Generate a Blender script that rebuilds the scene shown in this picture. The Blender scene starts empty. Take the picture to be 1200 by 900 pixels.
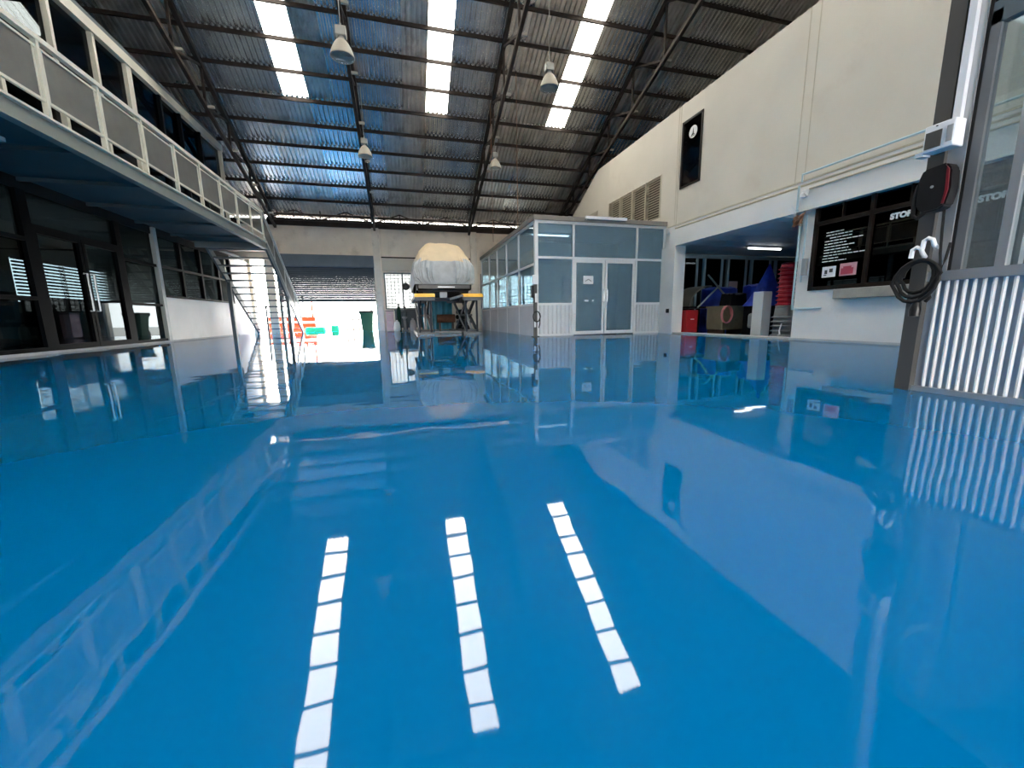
import bpy, bmesh, math, random
from math import sin, cos, tan, radians, pi, sqrt
from mathutils import Vector, Matrix
random.seed(7)
S = 1.18                       # everything below is laid out in units of 1.18 m and enlarged once at the end
SC = bpy.context.scene
COL = SC.collection

# ------------------------------------------------------------------ camera
F, YAW, PIT, ROL, CH = 460.0, .26567, -.16795, -.01568, .45
_r = Vector((cos(YAW), -sin(YAW), 0)); _f = Vector((sin(YAW)*cos(PIT), cos(YAW)*cos(PIT), sin(PIT)))
_u = _r.cross(_f); _r2 = _r*cos(ROL) + _u*sin(ROL); _u2 = _r2.cross(_f)
cd = bpy.data.cameras.new('camera'); cam = bpy.data.objects.new('camera', cd); COL.objects.link(cam)
cam.matrix_world = Matrix(((_r2.x, _u2.x, -_f.x, 0), (_r2.y, _u2.y, -_f.y, 0), (_r2.z, _u2.z, -_f.z, CH), (0, 0, 0, 1)))
cd.sensor_fit = 'HORIZONTAL'; cd.sensor_width = 36; cd.lens = 36*F/1200; cd.clip_start = .02; cd.clip_end = 500
SC.camera = cam
# ------------------------------------------------------------------ sky and exposure
wd = bpy.data.worlds.new('sky'); SC.world = wd; wd.use_nodes = True
bg = wd.node_tree.nodes['Background']; bg.inputs[0].default_value = (1, .98, .94, 1); bg.inputs[1].default_value = 22.0
vs = SC.view_settings; vs.view_transform = 'Standard'; vs.look = 'None'; vs.gamma = 1; vs.use_curve_mapping = False
vs.exposure = 0.12
SC.cycles.max_bounces = 10; SC.cycles.diffuse_bounces = 5; SC.cycles.glossy_bounces = 5
SC.cycles.transparent_max_bounces = 24; SC.cycles.caustics_reflective = False; SC.cycles.caustics_refractive = False
SC.cycles.sample_clamp_indirect = 6

# ------------------------------------------------------------------ materials
MATS = {}
def pm(name, col, rough=.6, metal=0., var=.12, vscale=3., bump=0., bscale=40., spec=.5, emit=None, coat=0., stain=None):
    m = bpy.data.materials.new(name); m.use_nodes = True; nt = m.node_tree; n = nt.nodes; l = nt.links
    p = n['Principled BSDF']
    tc = n.new('ShaderNodeTexCoord'); nz = n.new('ShaderNodeTexNoise'); nz.inputs['Scale'].default_value = vscale
    nz.inputs['Detail'].default_value = 5; l.new(tc.outputs['Object'], nz.inputs['Vector'])
    rp = n.new('ShaderNodeValToRGB'); l.new(nz.outputs['Fac'], rp.inputs['Fac'])
    a, b = (1-var), (1+var)
    rp.color_ramp.elements[0].position = .3; rp.color_ramp.elements[1].position = .7
    rp.color_ramp.elements[0].color = (col[0]*a, col[1]*a, col[2]*a, 1)
    rp.color_ramp.elements[1].color = (min(1, col[0]*b), min(1, col[1]*b), min(1, col[2]*b), 1)
    out = rp.outputs['Color']
    if stain:
        sc, scol, lo, hi = stain
        n2 = n.new('ShaderNodeTexNoise'); n2.inputs['Scale'].default_value = sc; n2.inputs['Detail'].default_value = 7
        n2.inputs['Roughness'].default_value = .65
        l.new(tc.outputs['Object'], n2.inputs['Vector'])
        mr = n.new('ShaderNodeMapRange'); mr.inputs['From Min'].default_value = lo; mr.inputs['From Max'].default_value = hi
        l.new(n2.outputs['Fac'], mr.inputs['Value'])
        mx = n.new('ShaderNodeMixRGB'); mx.inputs['Color2'].default_value = (*scol, 1)
        l.new(mr.outputs['Result'], mx.inputs['Fac']); l.new(out, mx.inputs['Color1']); out = mx.outputs['Color']
    l.new(out, p.inputs['Base Color'])
    p.inputs['Roughness'].default_value = rough; p.inputs['Metallic'].default_value = metal
    p.inputs['Specular IOR Level'].default_value = spec; p.inputs['Coat Weight'].default_value = coat
    if emit: p.inputs['Emission Color'].default_value = (*emit[:3], 1); p.inputs['Emission Strength'].default_value = emit[3]
    if bump:
        nb = n.new('ShaderNodeTexNoise'); nb.inputs['Scale'].default_value = bscale; nb.inputs['Detail'].default_value = 4
        l.new(tc.outputs['Object'], nb.inputs['Vector'])
        bp = n.new('ShaderNodeBump'); bp.inputs['Strength'].default_value = bump; bp.inputs['Distance'].default_value = .01
        l.new(nb.outputs['Fac'], bp.inputs['Height']); l.new(bp.outputs['Normal'], p.inputs['Normal'])
    MATS[name] = m; return m
def glass(name, tint, refl=1.0, rcol=(1, 1, 1), haze=0., hazecol=(.5, .55, .6), f0=.04):
    """thin pane: straight transmission of its tint, mirror reflection by angle, an optional even diffuse veil"""
    m = bpy.data.materials.new(name); m.use_nodes = True; nt = m.node_tree; n = nt.nodes; l = nt.links
    n.remove(n['Principled BSDF']); out = n['Material Output']
    tr = n.new('ShaderNodeBsdfTransparent'); gl = n.new('ShaderNodeBsdfGlossy'); gl.inputs['Roughness'].default_value = .01
    gl.inputs['Color'].default_value = (*rcol, 1)
    tc = n.new('ShaderNodeTexCoord'); nz = n.new('ShaderNodeTexNoise'); nz.inputs['Scale'].default_value = 1.3
    l.new(tc.outputs['Object'], nz.inputs['Vector'])
    mxc = n.new('ShaderNodeMixRGB'); mxc.inputs['Color1'].default_value = (*[c*.92 for c in tint], 1); mxc.inputs['Color2'].default_value = (*tint, 1)
    l.new(nz.outputs['Fac'], mxc.inputs['Fac']); l.new(mxc.outputs['Color'], tr.inputs['Color'])
    lw = n.new('ShaderNodeLayerWeight'); lw.inputs['Blend'].default_value = .5
    pw = n.new('ShaderNodeMath'); pw.operation = 'POWER'; pw.inputs[1].default_value = 5; l.new(lw.outputs['Facing'], pw.inputs[0])
    ma = n.new('ShaderNodeMath'); ma.operation = 'MULTIPLY_ADD'; ma.inputs[1].default_value = (1-f0)*refl; ma.inputs[2].default_value = f0*refl
    l.new(pw.outputs[0], ma.inputs[0])
    base = tr.outputs[0]
    if haze:
        df = n.new('ShaderNodeBsdfDiffuse'); df.inputs['Color'].default_value = (*hazecol, 1)
        mh = n.new('ShaderNodeMixShader'); mh.inputs['Fac'].default_value = haze; l.new(base, mh.inputs[1]); l.new(df.outputs[0], mh.inputs[2]); base = mh.outputs[0]
    mx = n.new('ShaderNodeMixShader'); l.new(ma.outputs[0], mx.inputs['Fac']); l.new(base, mx.inputs[1]); l.new(gl.outputs[0], mx.inputs[2])
    l.new(mx.outputs[0], out.inputs['Surface']); MATS[name] = m; return m
def emis(name, col, st):
    return pm(name, (.8, .8, .8), .5, emit=(*col, st))

pm('plaster_cream', (.67, .63, .545), .75, var=.05, vscale=.8, bump=.08, bscale=25, stain=(.9, (.62, .56, .47), .58, .85))
pm('paint_white', (.80, .80, .78), .55, var=.04, vscale=1.2, bump=.05)
pm('wall_white_low', (.78, .76, .72), .5, var=.05, vscale=1.1, bump=.05, stain=(.7, (.62, .58, .52), .6, .85))
pm('concrete_beige', (.90, .81, .69), .85, var=.07, vscale=1.6, bump=.25, bscale=12, stain=(1.3, (.55, .46, .36), .55, .85))
pm('column_concrete', (.86, .80, .70), .8, var=.1, vscale=2, bump=.15, stain=(2, (.4, .33, .27), .55, .8))
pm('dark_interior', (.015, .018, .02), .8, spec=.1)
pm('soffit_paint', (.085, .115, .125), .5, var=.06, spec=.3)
pm('bay_ceiling', (.70, .75, .76), .5, var=.06)
pm('roof_metal', (.86, .84, .82), .27, metal=.85, var=.18, vscale=1.4, stain=(1.1, (.22, .15, .10), .56, .9))
pm('roof_metal_worn', (.76, .72, .68), .31, metal=.8, var=.2, vscale=1.8, stain=(1.5, (.20, .13, .085), .5, .85))
pm('steel_brown', (.036, .027, .023), .65, var=.25, vscale=4, spec=.2)
pm('steel_pale', (.42, .38, .31), .55, var=.15)
pm('steel_gray_paint', (.50, .53, .50), .45, var=.06, vscale=2)
pm('steel_dark_gray', (.10, .13, .145), .45, var=.1)
pm('deck_channel', (.27, .29, .255), .42, var=.08, vscale=1.5)
pm('rail_cream', (.72, .70, .60), .4, var=.05)
pm('alu_white', (.78, .78, .77), .35, var=.03, metal=.1)
pm('alu_silver', (.62, .64, .66), .3, metal=.7, var=.05)
pm('alu_black', (.004, .005, .006), .5, var=.15, spec=.03)
pm('alu_bronze', (.012, .008, .006), .45, var=.2, spec=.2)
pm('shutter_gray', (.062, .078, .094), .7, var=.06, vscale=2, spec=.12)
pm('shutter_box', (.15, .18, .205), .7, var=.08, spec=.15)
pm('rib_panel', (.66, .67, .68), .35, metal=.25, var=.04)
pm('rib_panel_cool', (.50, .54, .60), .35, metal=.45, var=.05)
pm('rib_ridge', (.86, .87, .87), .3, metal=.1, var=.03)
pm('dado_gray', (.56, .56, .57), .5, var=.06, vscale=1.5)
pm('fascia_taupe', (.24, .215, .19), .6, var=.08)
pm('pillar_dark', (.062, .060, .057), .5, var=.1)
pm('plastic_white', (.82, .83, .85), .35, var=.02)
pm('plastic_black', (.010, .010, .011), .4, var=.2, spec=.3)
pm('rubber_black', (.008, .008, .009), .6, var=.2, spec=.2)
pm('plastic_gray', (.33, .34, .34), .5, var=.1)
pm('plastic_red', (.50, .015, .035), .35, var=.1)
pm('paint_red', (.42, .012, .018), .4, var=.1)
pm('trim_red', (.16, .012, .022), .35, var=.1)
pm('barrier_orange', (.50, .03, .008), .6, var=.1, spec=.15)
pm('barrier_white', (.85, .83, .8), .5, var=.05)
pm('bin_green', (.010, .045, .032), .55, var=.1, spec=.15)
pm('teal_cloth', (.01, .22, .15), .7, var=.15, spec=.1)
pm('tarp_blue', (.05, .10, .62), .45, var=.25, vscale=5, bump=.3, bscale=9)
pm('sheet_cyan', (.06, .36, .52), .4, var=.15, bump=.2, bscale=6)
pm('olive_metal', (.20, .185, .12), .5, var=.2, metal=.2, stain=(3, (.10, .06, .03), .5, .8))
pm('hood_metal', (.25, .24, .20), .45, metal=.3, var=.15)
pm('pink_hose', (.55, .16, .17), .5)
pm('card_pink', (.62, .45, .50), .6)
pm('card_brown', (.36, .27, .18), .8, var=.12)
pm('rust_brown', (.19, .09, .05), .8, var=.3, vscale=6)
pm('lift_yellow', (.85, .47, .05), .45, var=.06)
pm('lift_gray', (.15, .16, .17), .5, metal=.2, var=.12)
pm('lift_blue', (.006, .014, .028), .5, var=.15, spec=.2)
pm('cover_beige', (.66, .54, .37), .75, var=.08, vscale=2.5, bump=.35, bscale=7)
pm('cover_silver', (.50, .53, .55), .5, metal=.15, var=.14, vscale=4, bump=.4, bscale=8)
pm('car_black', (.010, .010, .012), .35)
pm('tyre', (.018, .018, .019), .8)
pm('lamp_housing', (.30, .30, .28), .5, metal=.3, var=.1)
pm('ground_concrete', (.40, .39, .37), .85, var=.1, vscale=.6, bump=.1)
pm('tile_gray', (.22, .23, .24), .35, var=.08)
pm('kerb_gray', (.52, .52, .50), .6, var=.1)
pm('ledge_concrete', (.30, .29, .26), .85, var=.15, vscale=5, bump=.3)
pm('text_white', (.85, .85, .85), .6, var=.01)
pm('paper_white', (.80, .79, .80), .7, var=.03)
pm('sticker_red', (.42, .05, .09), .6)
pm('sticker_pink', (.62, .33, .37), .6)
pm('mark_dark', (.05, .05, .05), .6)
pm('wood_dark', (.07, .045, .03), .5, var=.2)
pm('louver_beige', (.50, .455, .35), .55, var=.08)
pm('wire_brown', (.28, .14, .08), .6)
pm('pipe_blue', (.45, .60, .66), .4, var=.06)
pm('leaf_dark', (.02, .05, .02), .6, var=.3)
emis('tube_glow', (.95, 1, 1), 5)
emis('tube_dim', (.9, 1, 1), 2.2)
glass('glass_clear', (.90, .94, .95), haze=.02)
glass('glass_dimmed', (.31, .32, .32), refl=.5, haze=.10, hazecol=(.6, .62, .62))  # tint darkened to cut the sky glare so the bars show
glass('glass_half_dimmed', (.66, .68, .68), refl=.5, haze=.05, hazecol=(.6, .62, .62))  # weaker darkening of the sky glare, for the window behind the cubicle
glass('glass_office', (.62, .74, .80), refl=1.0, haze=.27, hazecol=(.31, .48, .59))  # haze colour paints the pale blue reflection on the cubicle panes
glass('glass_dark', (.17, .21, .225), refl=.55, rcol=(.85, .95, 1))
glass('glass_black', (.05, .055, .055), refl=.7)
glass('lens_glass', (.85, .92, .95), haze=.15, hazecol=(.7, .75, .8))
glass('skylight_sheet', (.93, .91, .86), refl=.4, haze=.14, hazecol=(.9, .88, .82))
# fine wire mesh: holes too small to draw, so the sheet lets about a third of the light straight through
m = pm('wire_mesh', (.17, .17, .155), .6, var=.12, vscale=5)
nt = m.node_tree; tr = nt.nodes.new('ShaderNodeBsdfTransparent'); mx = nt.nodes.new('ShaderNodeMixShader'); mx.inputs[0].default_value = .70
nt.links.new(tr.outputs[0], mx.inputs[1]); nt.links.new(nt.nodes['Principled BSDF'].outputs[0], mx.inputs[2]); nt.links.new(mx.outputs[0], nt.nodes['Material Output'].inputs[0])
# poured blue epoxy: glossy with a faint waviness of the pour
m = pm('epoxy_blue', (.0, .125, .33), .025, var=.05, vscale=.35, spec=.5)
nt = m.node_tree; n = nt.nodes; l = nt.links; p = n['Principled BSDF']; p.inputs['IOR'].default_value = 1.43
tc = n.new('ShaderNodeTexCoord'); h = None
for sc, amp in ((.9, .0052), (3.2, .0011), (9., .00022)):
    nz = n.new('ShaderNodeTexNoise'); nz.inputs['Scale'].default_value = sc; nz.inputs['Detail'].default_value = 1; l.new(tc.outputs['Object'], nz.inputs['Vector'])
    mu = n.new('ShaderNodeMath'); mu.operation = 'MULTIPLY'; mu.inputs[1].default_value = amp; l.new(nz.outputs['Fac'], mu.inputs[0])
    if h is None: h = mu.outputs[0]
    else:
        ad = n.new('ShaderNodeMath'); l.new(h, ad.inputs[0]); l.new(mu.outputs[0], ad.inputs[1]); h = ad.outputs[0]
bp = n.new('ShaderNodeBump'); bp.inputs['Strength'].default_value = 1; bp.inputs['Distance'].default_value = 1.0
l.new(h, bp.inputs['Height']); l.new(bp.outputs['Normal'], p.inputs['Normal'])

# ------------------------------------------------------------------ mesh helpers
W = {}                                                        # world origin of every object (before the final enlargement)
def bm_(): return bmesh.new()
def box(b, x0, x1, y0, y1, z0, z1):
    v = [b.verts.new((x, y, z)) for z in (z0, z1) for y in (y0, y1) for x in (x0, x1)]
    for q in ((0, 2, 3, 1), (4, 5, 7, 6), (0, 1, 5, 4), (2, 6, 7, 3), (0, 4, 6, 2), (1, 3, 7, 5)): b.faces.new([v[i] for i in q])
    return b
def B(*a): return box(bm_(), *a)
def bevbox(x0, x1, y0, y1, z0, z1, r, seg=2):
    b = B(x0, x1, y0, y1, z0, z1); bmesh.ops.bevel(b, geom=b.edges[:] + b.verts[:], offset=r, segments=seg, affect='EDGES', profile=.5); return b
def frame_axes(d):
    d = d.normalized(); up = Vector((0, 0, 1)) if abs(d.z) < .95 else Vector((0, 1, 0))
    s = d.cross(up).normalized(); return d, s, s.cross(d)
def member(b, p0, p1, w, h):
    """bar of width w (sideways) and height h from p0 to p1"""
    p0, p1 = Vector(p0), Vector(p1); d, s, u = frame_axes(p1-p0); r = []
    for p in (p0, p1):
        r.append([b.verts.new(p + s*a*w/2 + u*c*h/2) for a, c in ((-1, -1), (1, -1), (1, 1), (-1, 1))])
    for i in range(4): b.faces.new((r[0][i], r[0][(i+1) % 4], r[1][(i+1) % 4], r[1][i]))
    b.faces.new(r[0][::-1]); b.faces.new(r[1]); return b
def M(p0, p1, w, h): return member(bm_(), p0, p1, w, h)
def tube(b, pts, r, seg=8, closed=False, cap=True):
    pts = [Vector(p) for p in pts]; rings = []; n = len(pts); prev = None
    for i, p in enumerate(pts):
        a = pts[(i-1) % n] if (closed or i) else p; c = pts[(i+1) % n] if (closed or i < n-1) else p
        d, s, u = frame_axes(c-a)
        if prev is not None:
            s = (prev - d*prev.dot(d)); s = s.normalized() if s.length > 1e-6 else frame_axes(d)[1]; u = s.cross(d)
        prev = s; rr = r[i] if isinstance(r, (list, tuple)) else r
        rings.append([b.verts.new(p + (s*cos(2*pi*k/seg) + u*sin(2*pi*k/seg))*rr) for k in range(seg)])
    for i in range(n if closed else n-1):
        A, C = rings[i], rings[(i+1) % n]
        for k in range(seg): b.faces.new((A[k], A[(k+1) % seg], C[(k+1) % seg], C[k]))
    if cap and not closed: b.faces.new(rings[0][::-1]); b.faces.new(rings[-1])
    return b
def T(pts, r, seg=8, closed=False): return tube(bm_(), pts, r, seg, closed)
def lathe(b, prof, c, seg=20):
    """prof = [(r, z)], about the vertical through c"""
    rings = []
    for r, z in prof:
        rings.append([b.verts.new((c[0]+max(r, 1e-4)*cos(2*pi*k/seg), c[1]+max(r, 1e-4)*sin(2*pi*k/seg), c[2]+z)) for k in range(seg)])
    for A, C in zip(rings, rings[1:]):
        for k in range(seg): b.faces.new((A[k], A[(k+1) % seg], C[(k+1) % seg], C[k]))
    b.faces.new(rings[0][::-1]); b.faces.new(rings[-1]); return b
def prism(b, poly, axis, a0, a1):
    """poly in the two other axes (in x,y,z order), extruded along axis from a0 to a1"""
    def P(p, a): return {'x': (a, p[0], p[1]), 'y': (p[0], a, p[1]), 'z': (p[0], p[1], a)}[axis]
    A = [b.verts.new(P(p, a0)) for p in poly]; C = [b.verts.new(P(p, a1)) for p in poly]; n = len(poly)
    b.faces.new(A); b.faces.new(C[::-1])
    for i in range(n): b.faces.new((A[i], C[i], C[(i+1) % n], A[(i+1) % n]))
    bmesh.ops.recalc_face_normals(b, faces=b.faces[:]); return b
def tag(o, label=None, cat=None, group=None, kind=None):
    if label: o['label'] = label
    if cat: o['category'] = cat
    if group: o['group'] = group
    if kind: o['kind'] = kind
    return o
def mk(name, b, mat, parent=None, label=None, cat=None, group=None, kind=None, smooth=False):
    bmesh.ops.recalc_face_normals(b, faces=b.faces[:])
    me = bpy.data.meshes.new(name); b.to_mesh(me); b.free()
    co = [v.co for v in me.vertices]
    lo = Vector([min(c[i] for c in co) for i in range(3)]); hi = Vector([max(c[i] for c in co) for i in range(3)])
    org = Vector(((lo.x+hi.x)/2, (lo.y+hi.y)/2, lo.z)); me.transform(Matrix.Translation(-org))
    if smooth:
        for q in me.polygons: q.use_smooth = True
        me.set_sharp_from_angle(angle=radians(38))
    me.materials.append(MATS[mat]); o = bpy.data.objects.new(name, me); COL.objects.link(o)
    W[o] = org
    if parent: o.parent = parent; o.location = org - W[parent]
    else: o.location = org
    return tag(o, label, cat, group, kind)
def empty(name, loc, label=None, cat=None, group=None, kind=None):
    o = bpy.data.objects.new(name, None); o.empty_display_size = .2; COL.objects.link(o); o.location = loc; W[o] = Vector(loc)
    return tag(o, label, cat, group, kind)
def dup(o, d=(0, 0, 0), parent=None, label=None):
    """a copy moved by d; same parent unless another is given"""
    c = o.copy(); COL.objects.link(c); pr = parent or o.parent; c.parent = pr; W[c] = W[o] + Vector(d)
    c.location = W[c] - (W[pr] if pr else Vector())
    if label: c['label'] = label
    return c
def dup_tree(root, d, label=None):
    c = dup(root, d, None, label)
    for ch in [k for k in W if k.parent == root]:
        k = dup(ch, d, c)
        for g in [q for q in W if q.parent == ch]: dup(g, d, k)
    return c
def text_mesh(body, size, off=0.0, depth=.004):
    cu = bpy.data.curves.new('lettering', 'FONT'); cu.body = body; cu.size = size; cu.offset = off; cu.extrude = depth/2
    cu.resolution_u = 3; ob = bpy.data.objects.new('lettering', cu); COL.objects.link(ob)
    me = bpy.data.meshes.new_from_object(ob.evaluated_get(bpy.context.evaluated_depsgraph_get()))
    b = bm_(); b.from_mesh(me); bpy.data.objects.remove(ob); bpy.data.curves.remove(cu); bpy.data.meshes.remove(me); return b
def rot_to_rightwall(b, x, y, z):
    """lettering that lies in xy is stood up on the right wall, read from inside the hall (left to right = -Y)"""
    bmesh.ops.transform(b, matrix=Matrix(((0, 0, -1, x), (-1, 0, 0, y), (0, 1, 0, z), (0, 0, 0, 1))), verts=b.verts[:]); return b

# ================================================================== SETTING
TR = tan(radians(26.5)); RID = 6.3; YF = 17.0; Z0 = 4.25
def roof(y): return Z0 + (YF-y)*TR if y >= RID else Z0 + (YF-RID)*TR - (RID-y)*TR
ZR = roof(RID); YB = -4.4
XL, XR = -9.5, 12.0            # outer walls
WL, WR = -5.4, 6.4             # hall faces of the left office front and of the right wall
fl = mk('floor', B(XL, XR, YB, YF+.2, -.12, 0), 'epoxy_blue', label='glossy poured blue epoxy floor of the hall', kind='structure')
mk('ground', B(-40, 40, YF+.2, 60, -.2, -.03), 'ground_concrete', label='pale concrete yard outside the roller door', kind='structure')
mk('ground', B(-40, 40, -40, YB, -.2, -.03), 'ground_concrete', label='pale concrete forecourt behind the entrance', kind='structure')

# ---- roof: corrugated sheets, purlins, skylight sheets
ceil = empty('ceiling', (0, RID, ZR), label='corrugated metal gable roof on dark steel purlins with translucent strips', kind='structure')
SW = 3.7/6
def sheet_bm(y0, y1):
    b = bm_(); prof = []; nr = 5; pt = SW/nr
    for i in range(nr):
        x = i*pt; prof += [(x, 0), (x+pt*.42, 0), (x+pt*.56, .05), (x+pt*.86, .05)]
    prof.append((SW+.01, 0)); rows = []
    for y in (y0, y1): rows.append([b.verts.new((x, y, roof(y)+z)) for x, z in prof])
    for i in range(len(prof)-1): b.faces.new((rows[0][i], rows[0][i+1], rows[1][i+1], rows[1][i]))
    return b
rows = [(12.75, 17.08, 0), (7.55, 12.80, .006), (RID, 7.60, .012), (-.6, 5.1, .006), (YB-.05, -.55, 0), (5.05, RID, .012)]
ncol0 = int((XL-(-2.4-SW/2))/SW)-1; ncol1 = int((XR-(-2.4-SW/2))/SW)+1
for ri, (y0, y1, dz) in enumerate(rows):
    protos = {}
    for c in range(ncol0, ncol1):
        x = -2.4-SW/2+c*SW
        sky = ri in (1, 3) and c in (0, 6, 12)  # rear slope strips are unseen, added to brighten the hall
        key = 's' if sky else ('w' if (c*7+ri*3) % 5 in (0, 3) else 'm')
        if key not in protos:
            b = sheet_bm(y0, y1); bmesh.ops.translate(b, verts=b.verts[:], vec=(x, 0, dz))
            protos[key] = (mk('skylight_sheet' if sky else 'roof_sheet', b, {'s': 'skylight_sheet', 'm': 'roof_metal', 'w': 'roof_metal_worn'}[key], ceil), x)
        else: dup(protos[key][0], (x-protos[key][1], 0, 0))
py = [16.78, 16.1, 15.42, 14.75, 14.08, 13.42, 12.76, 12.1, 11.44, 10.78, 10.1, 9.4, 8.7, 8.0, 7.3, 6.6]
for i, y in enumerate(py):
    for yy in (y, 2*RID-y):
        z = roof(yy)-.06
        b = M((XL, yy, z), (XR, yy, z), .045, .08); mk('purlin', b, 'steel_brown', ceil)

# ---- roof trusses
def gap(y): y = y if y >= RID else 2*RID-y; return .42+.135*(17-y) if y > 12.5 else 1.03+.13*(12.5-y)
def truss(x, label):
    t = empty('roof_truss', (x, RID, ZR-.2), label, 'truss', 'steel trusses carrying the roof')
    def top(y): return Vector((x, y, roof(y)-.19))
    def bot(y): return Vector((x, y, roof(y)-gap(y)))
    ye = 16.9; yb = 2*RID-ye
    mk('top_chord', M(top(ye), top(RID), .09, .11), 'steel_brown', t); mk('top_chord', M(top(yb), top(RID), .09, .11), 'steel_brown', t)
    for ya, yc in ((ye, 12.5), (12.5, RID), (yb, 2*RID-12.5), (2*RID-12.5, RID)):
        mk('bottom_chord', M(bot(ya), bot(yc), .08, .09), 'steel_brown', t)
    ns = [16.1, 14.75, 13.42, 12.1, 10.78, 9.4, 8.0, RID]
    for k, y in enumerate(ns):
        for s in (0, 1):
            if s and y == RID: continue
            q = y if not s else 2*RID-y
            a, c = bot(q), top(q); mk('web', M(a, c, .05, .05), 'steel_brown', t)
            if k < len(ns)-1:
                q2 = ns[k+1] if not s else 2*RID-ns[k+1]
                mk('web', M(bot(q2), top(q), .045, .045), 'steel_brown', t)
            # pale cleat plate that ties the bottom chord sideways
            if not s: mk('cleat', B(x-.02, x+.18, q-.03, q+.03, a.z-.02, a.z+.03), 'steel_pale', t)
    return t
truss(-4.3, 'dark steel roof truss above the balcony side of the hall')
truss(-.85, 'dark steel roof truss between the left and middle skylight strips')
truss(2.85, 'dark steel roof truss between the middle and right skylight strips')
truss(6.55, 'dark steel roof truss along the top of the cream right wall')
for k, (xa, xb, lab) in enumerate(((-4.5, -.85, 'lattice eave girder above the roller shutter'), (-.85, 2.85, 'lattice eave girder above the covered car'), (2.85, 6.55, 'lattice eave girder behind the glass cubicle roof'))):
    t = empty('eave_girder', ((xa+xb)/2, 16.45, 4.02), lab, 'girder', 'lattice girders under the far eave')
    zt = roof(16.45)-.2; zb = 4.06
    mk('bottom_chord', B(xa+.05, xb-.05, 16.42, 16.48, zb-.04, zb+.04), 'steel_brown', t)
    n = 4
    for i in range(n):
        x0 = xa+.08+(xb-xa-.16)*i/n; x1 = xa+.08+(xb-xa-.16)*(i+1)/n
        a, c = ((x0, 16.45, zb), (x1, 16.45, zt+.05)) if i % 2 == 0 else ((x0, 16.45, zt+.05), (x1, 16.45, zb))
        mk('web', M(a, c, .035, .035), 'steel_brown', t); mk('web', B(x1-.017, x1+.017, 16.43, 16.47, zb, zt+.05), 'steel_brown', t)

# ---- outer gable walls and the entrance side behind the camera
def gable(x0, x1, name, lab):
    b = prism(bm_(), [(YB, -.12), (YF+.2, -.12), (YF+.2, Z0-.12), (RID, ZR-.02), (YB, roof(YB)-.02)], 'x', x0, x1)
    return mk(name, b, 'plaster_cream', label=lab, kind='structure')
gable(XR, XR+.2, 'wall_right_outer', 'outer gable wall far right behind the storage bay')
# left outer wall with an office window
wo = empty('wall_left_outer', (XL-.1, RID, 0), label='outer wall behind the left offices', kind='structure')
wy0, wy1, wz0, wz1 = 13.3, 16.7, 1.05, 2.15
for a in ((YB, wy0, -.1, 4.2), (wy1, YF+.2, -.1, 4.2), (wy0, wy1, -.1, wz0), (wy0, wy1, wz1, 4.2)):
    mk('wall_block', B(XL-.2, XL, *a), 'paint_white', wo)
mk('wall_block', prism(bm_(), [(YB, 4.2), (YF+.2, 4.2), (YF+.2, 4.21), (RID, ZR-.02), (YB, roof(YB)-.02)], 'x', XL-.2, XL), 'plaster_cream', wo)
wn = empty('window_1', (XL-.1, 15, wz0), label='office window with open white blinds seen through the dark glass doors', kind='structure')
for y in (13.3, 14.15, 15.0, 15.85, 16.66): mk('mullion', B(XL-.14, XL-.04, y, y+.05, wz0, wz1), 'alu_white', wn)
sl = None
for k in range(14):
    z = wz0+.04+k*.088
    if sl is None: sl = mk('blind_slat', M((XL+.03, 13.32, z), (XL+.03, 16.68, z), .05, .05), 'paint_white', wn)
    else: dup(sl, (0, 0, z-wz0-.04))
# back wall with entrance
wb = empty('wall_back', (0, YB, 0), label='entrance wall behind the camera with one wide opening', kind='structure')
ze = roof(YB)-.05
for a in ((XL, -.5, 0, ze), (4.2, XR, 0, ze), (-.5, 4.2, 2.8, ze)): mk('wall_block', B(a[0], a[1], YB, YB+.2, a[2], a[3]), 'plaster_cream', wb)

# ---- far wall
wf = empty('wall_far', (0, YF, 0), label='beige concrete end wall above the roller shutter and window', kind='structure')
D0, D1 = -4.35, -.98           # roller door opening
Wx0, Wx1, Wz0, Wz1 = -.63, 1.25, .85, 2.3
VX0, VX1 = 3.3, 5.75
for a in ((XL, -5.3, 0, 3.95), (-5.3, -4.47, 2.72, 3.95), (-4.47, D0, 0, 3.95), (D0, D1, 2.9, 3.95), (D1, Wx0, 0, 3.95), (Wx0, Wx1, 0, Wz0), (Wx0, Wx1, Wz1, 3.95), (Wx1, VX0, 0, 3.95), (VX0, VX1, 0, Wz0), (VX0, VX1, Wz1, 3.95), (VX1, XR, 0, 3.95)):
    mk('wall_block', B(a[0], a[1], YF, YF+.2, a[2], a[3]), 'concrete_beige', wf)
for x in (-4.67, -.84, 3.02):
    mk('column', B(x-.13, x+.13, YF-.16, YF, 0, 3.95), 'column_concrete', wf)
mk('ring_beam', B(XL, XR, YF-.12, YF+.1, 3.95, 4.13), 'steel_brown', wf)
mk('ledge', B(-.68, 2.88, YF-.06, YF, 2.86, 2.90), 'steel_brown', wf)
mk('header_panel', B(-.66, 2.85, YF-.08, YF, 2.36, 2.84), 'plaster_cream', wf)
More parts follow.
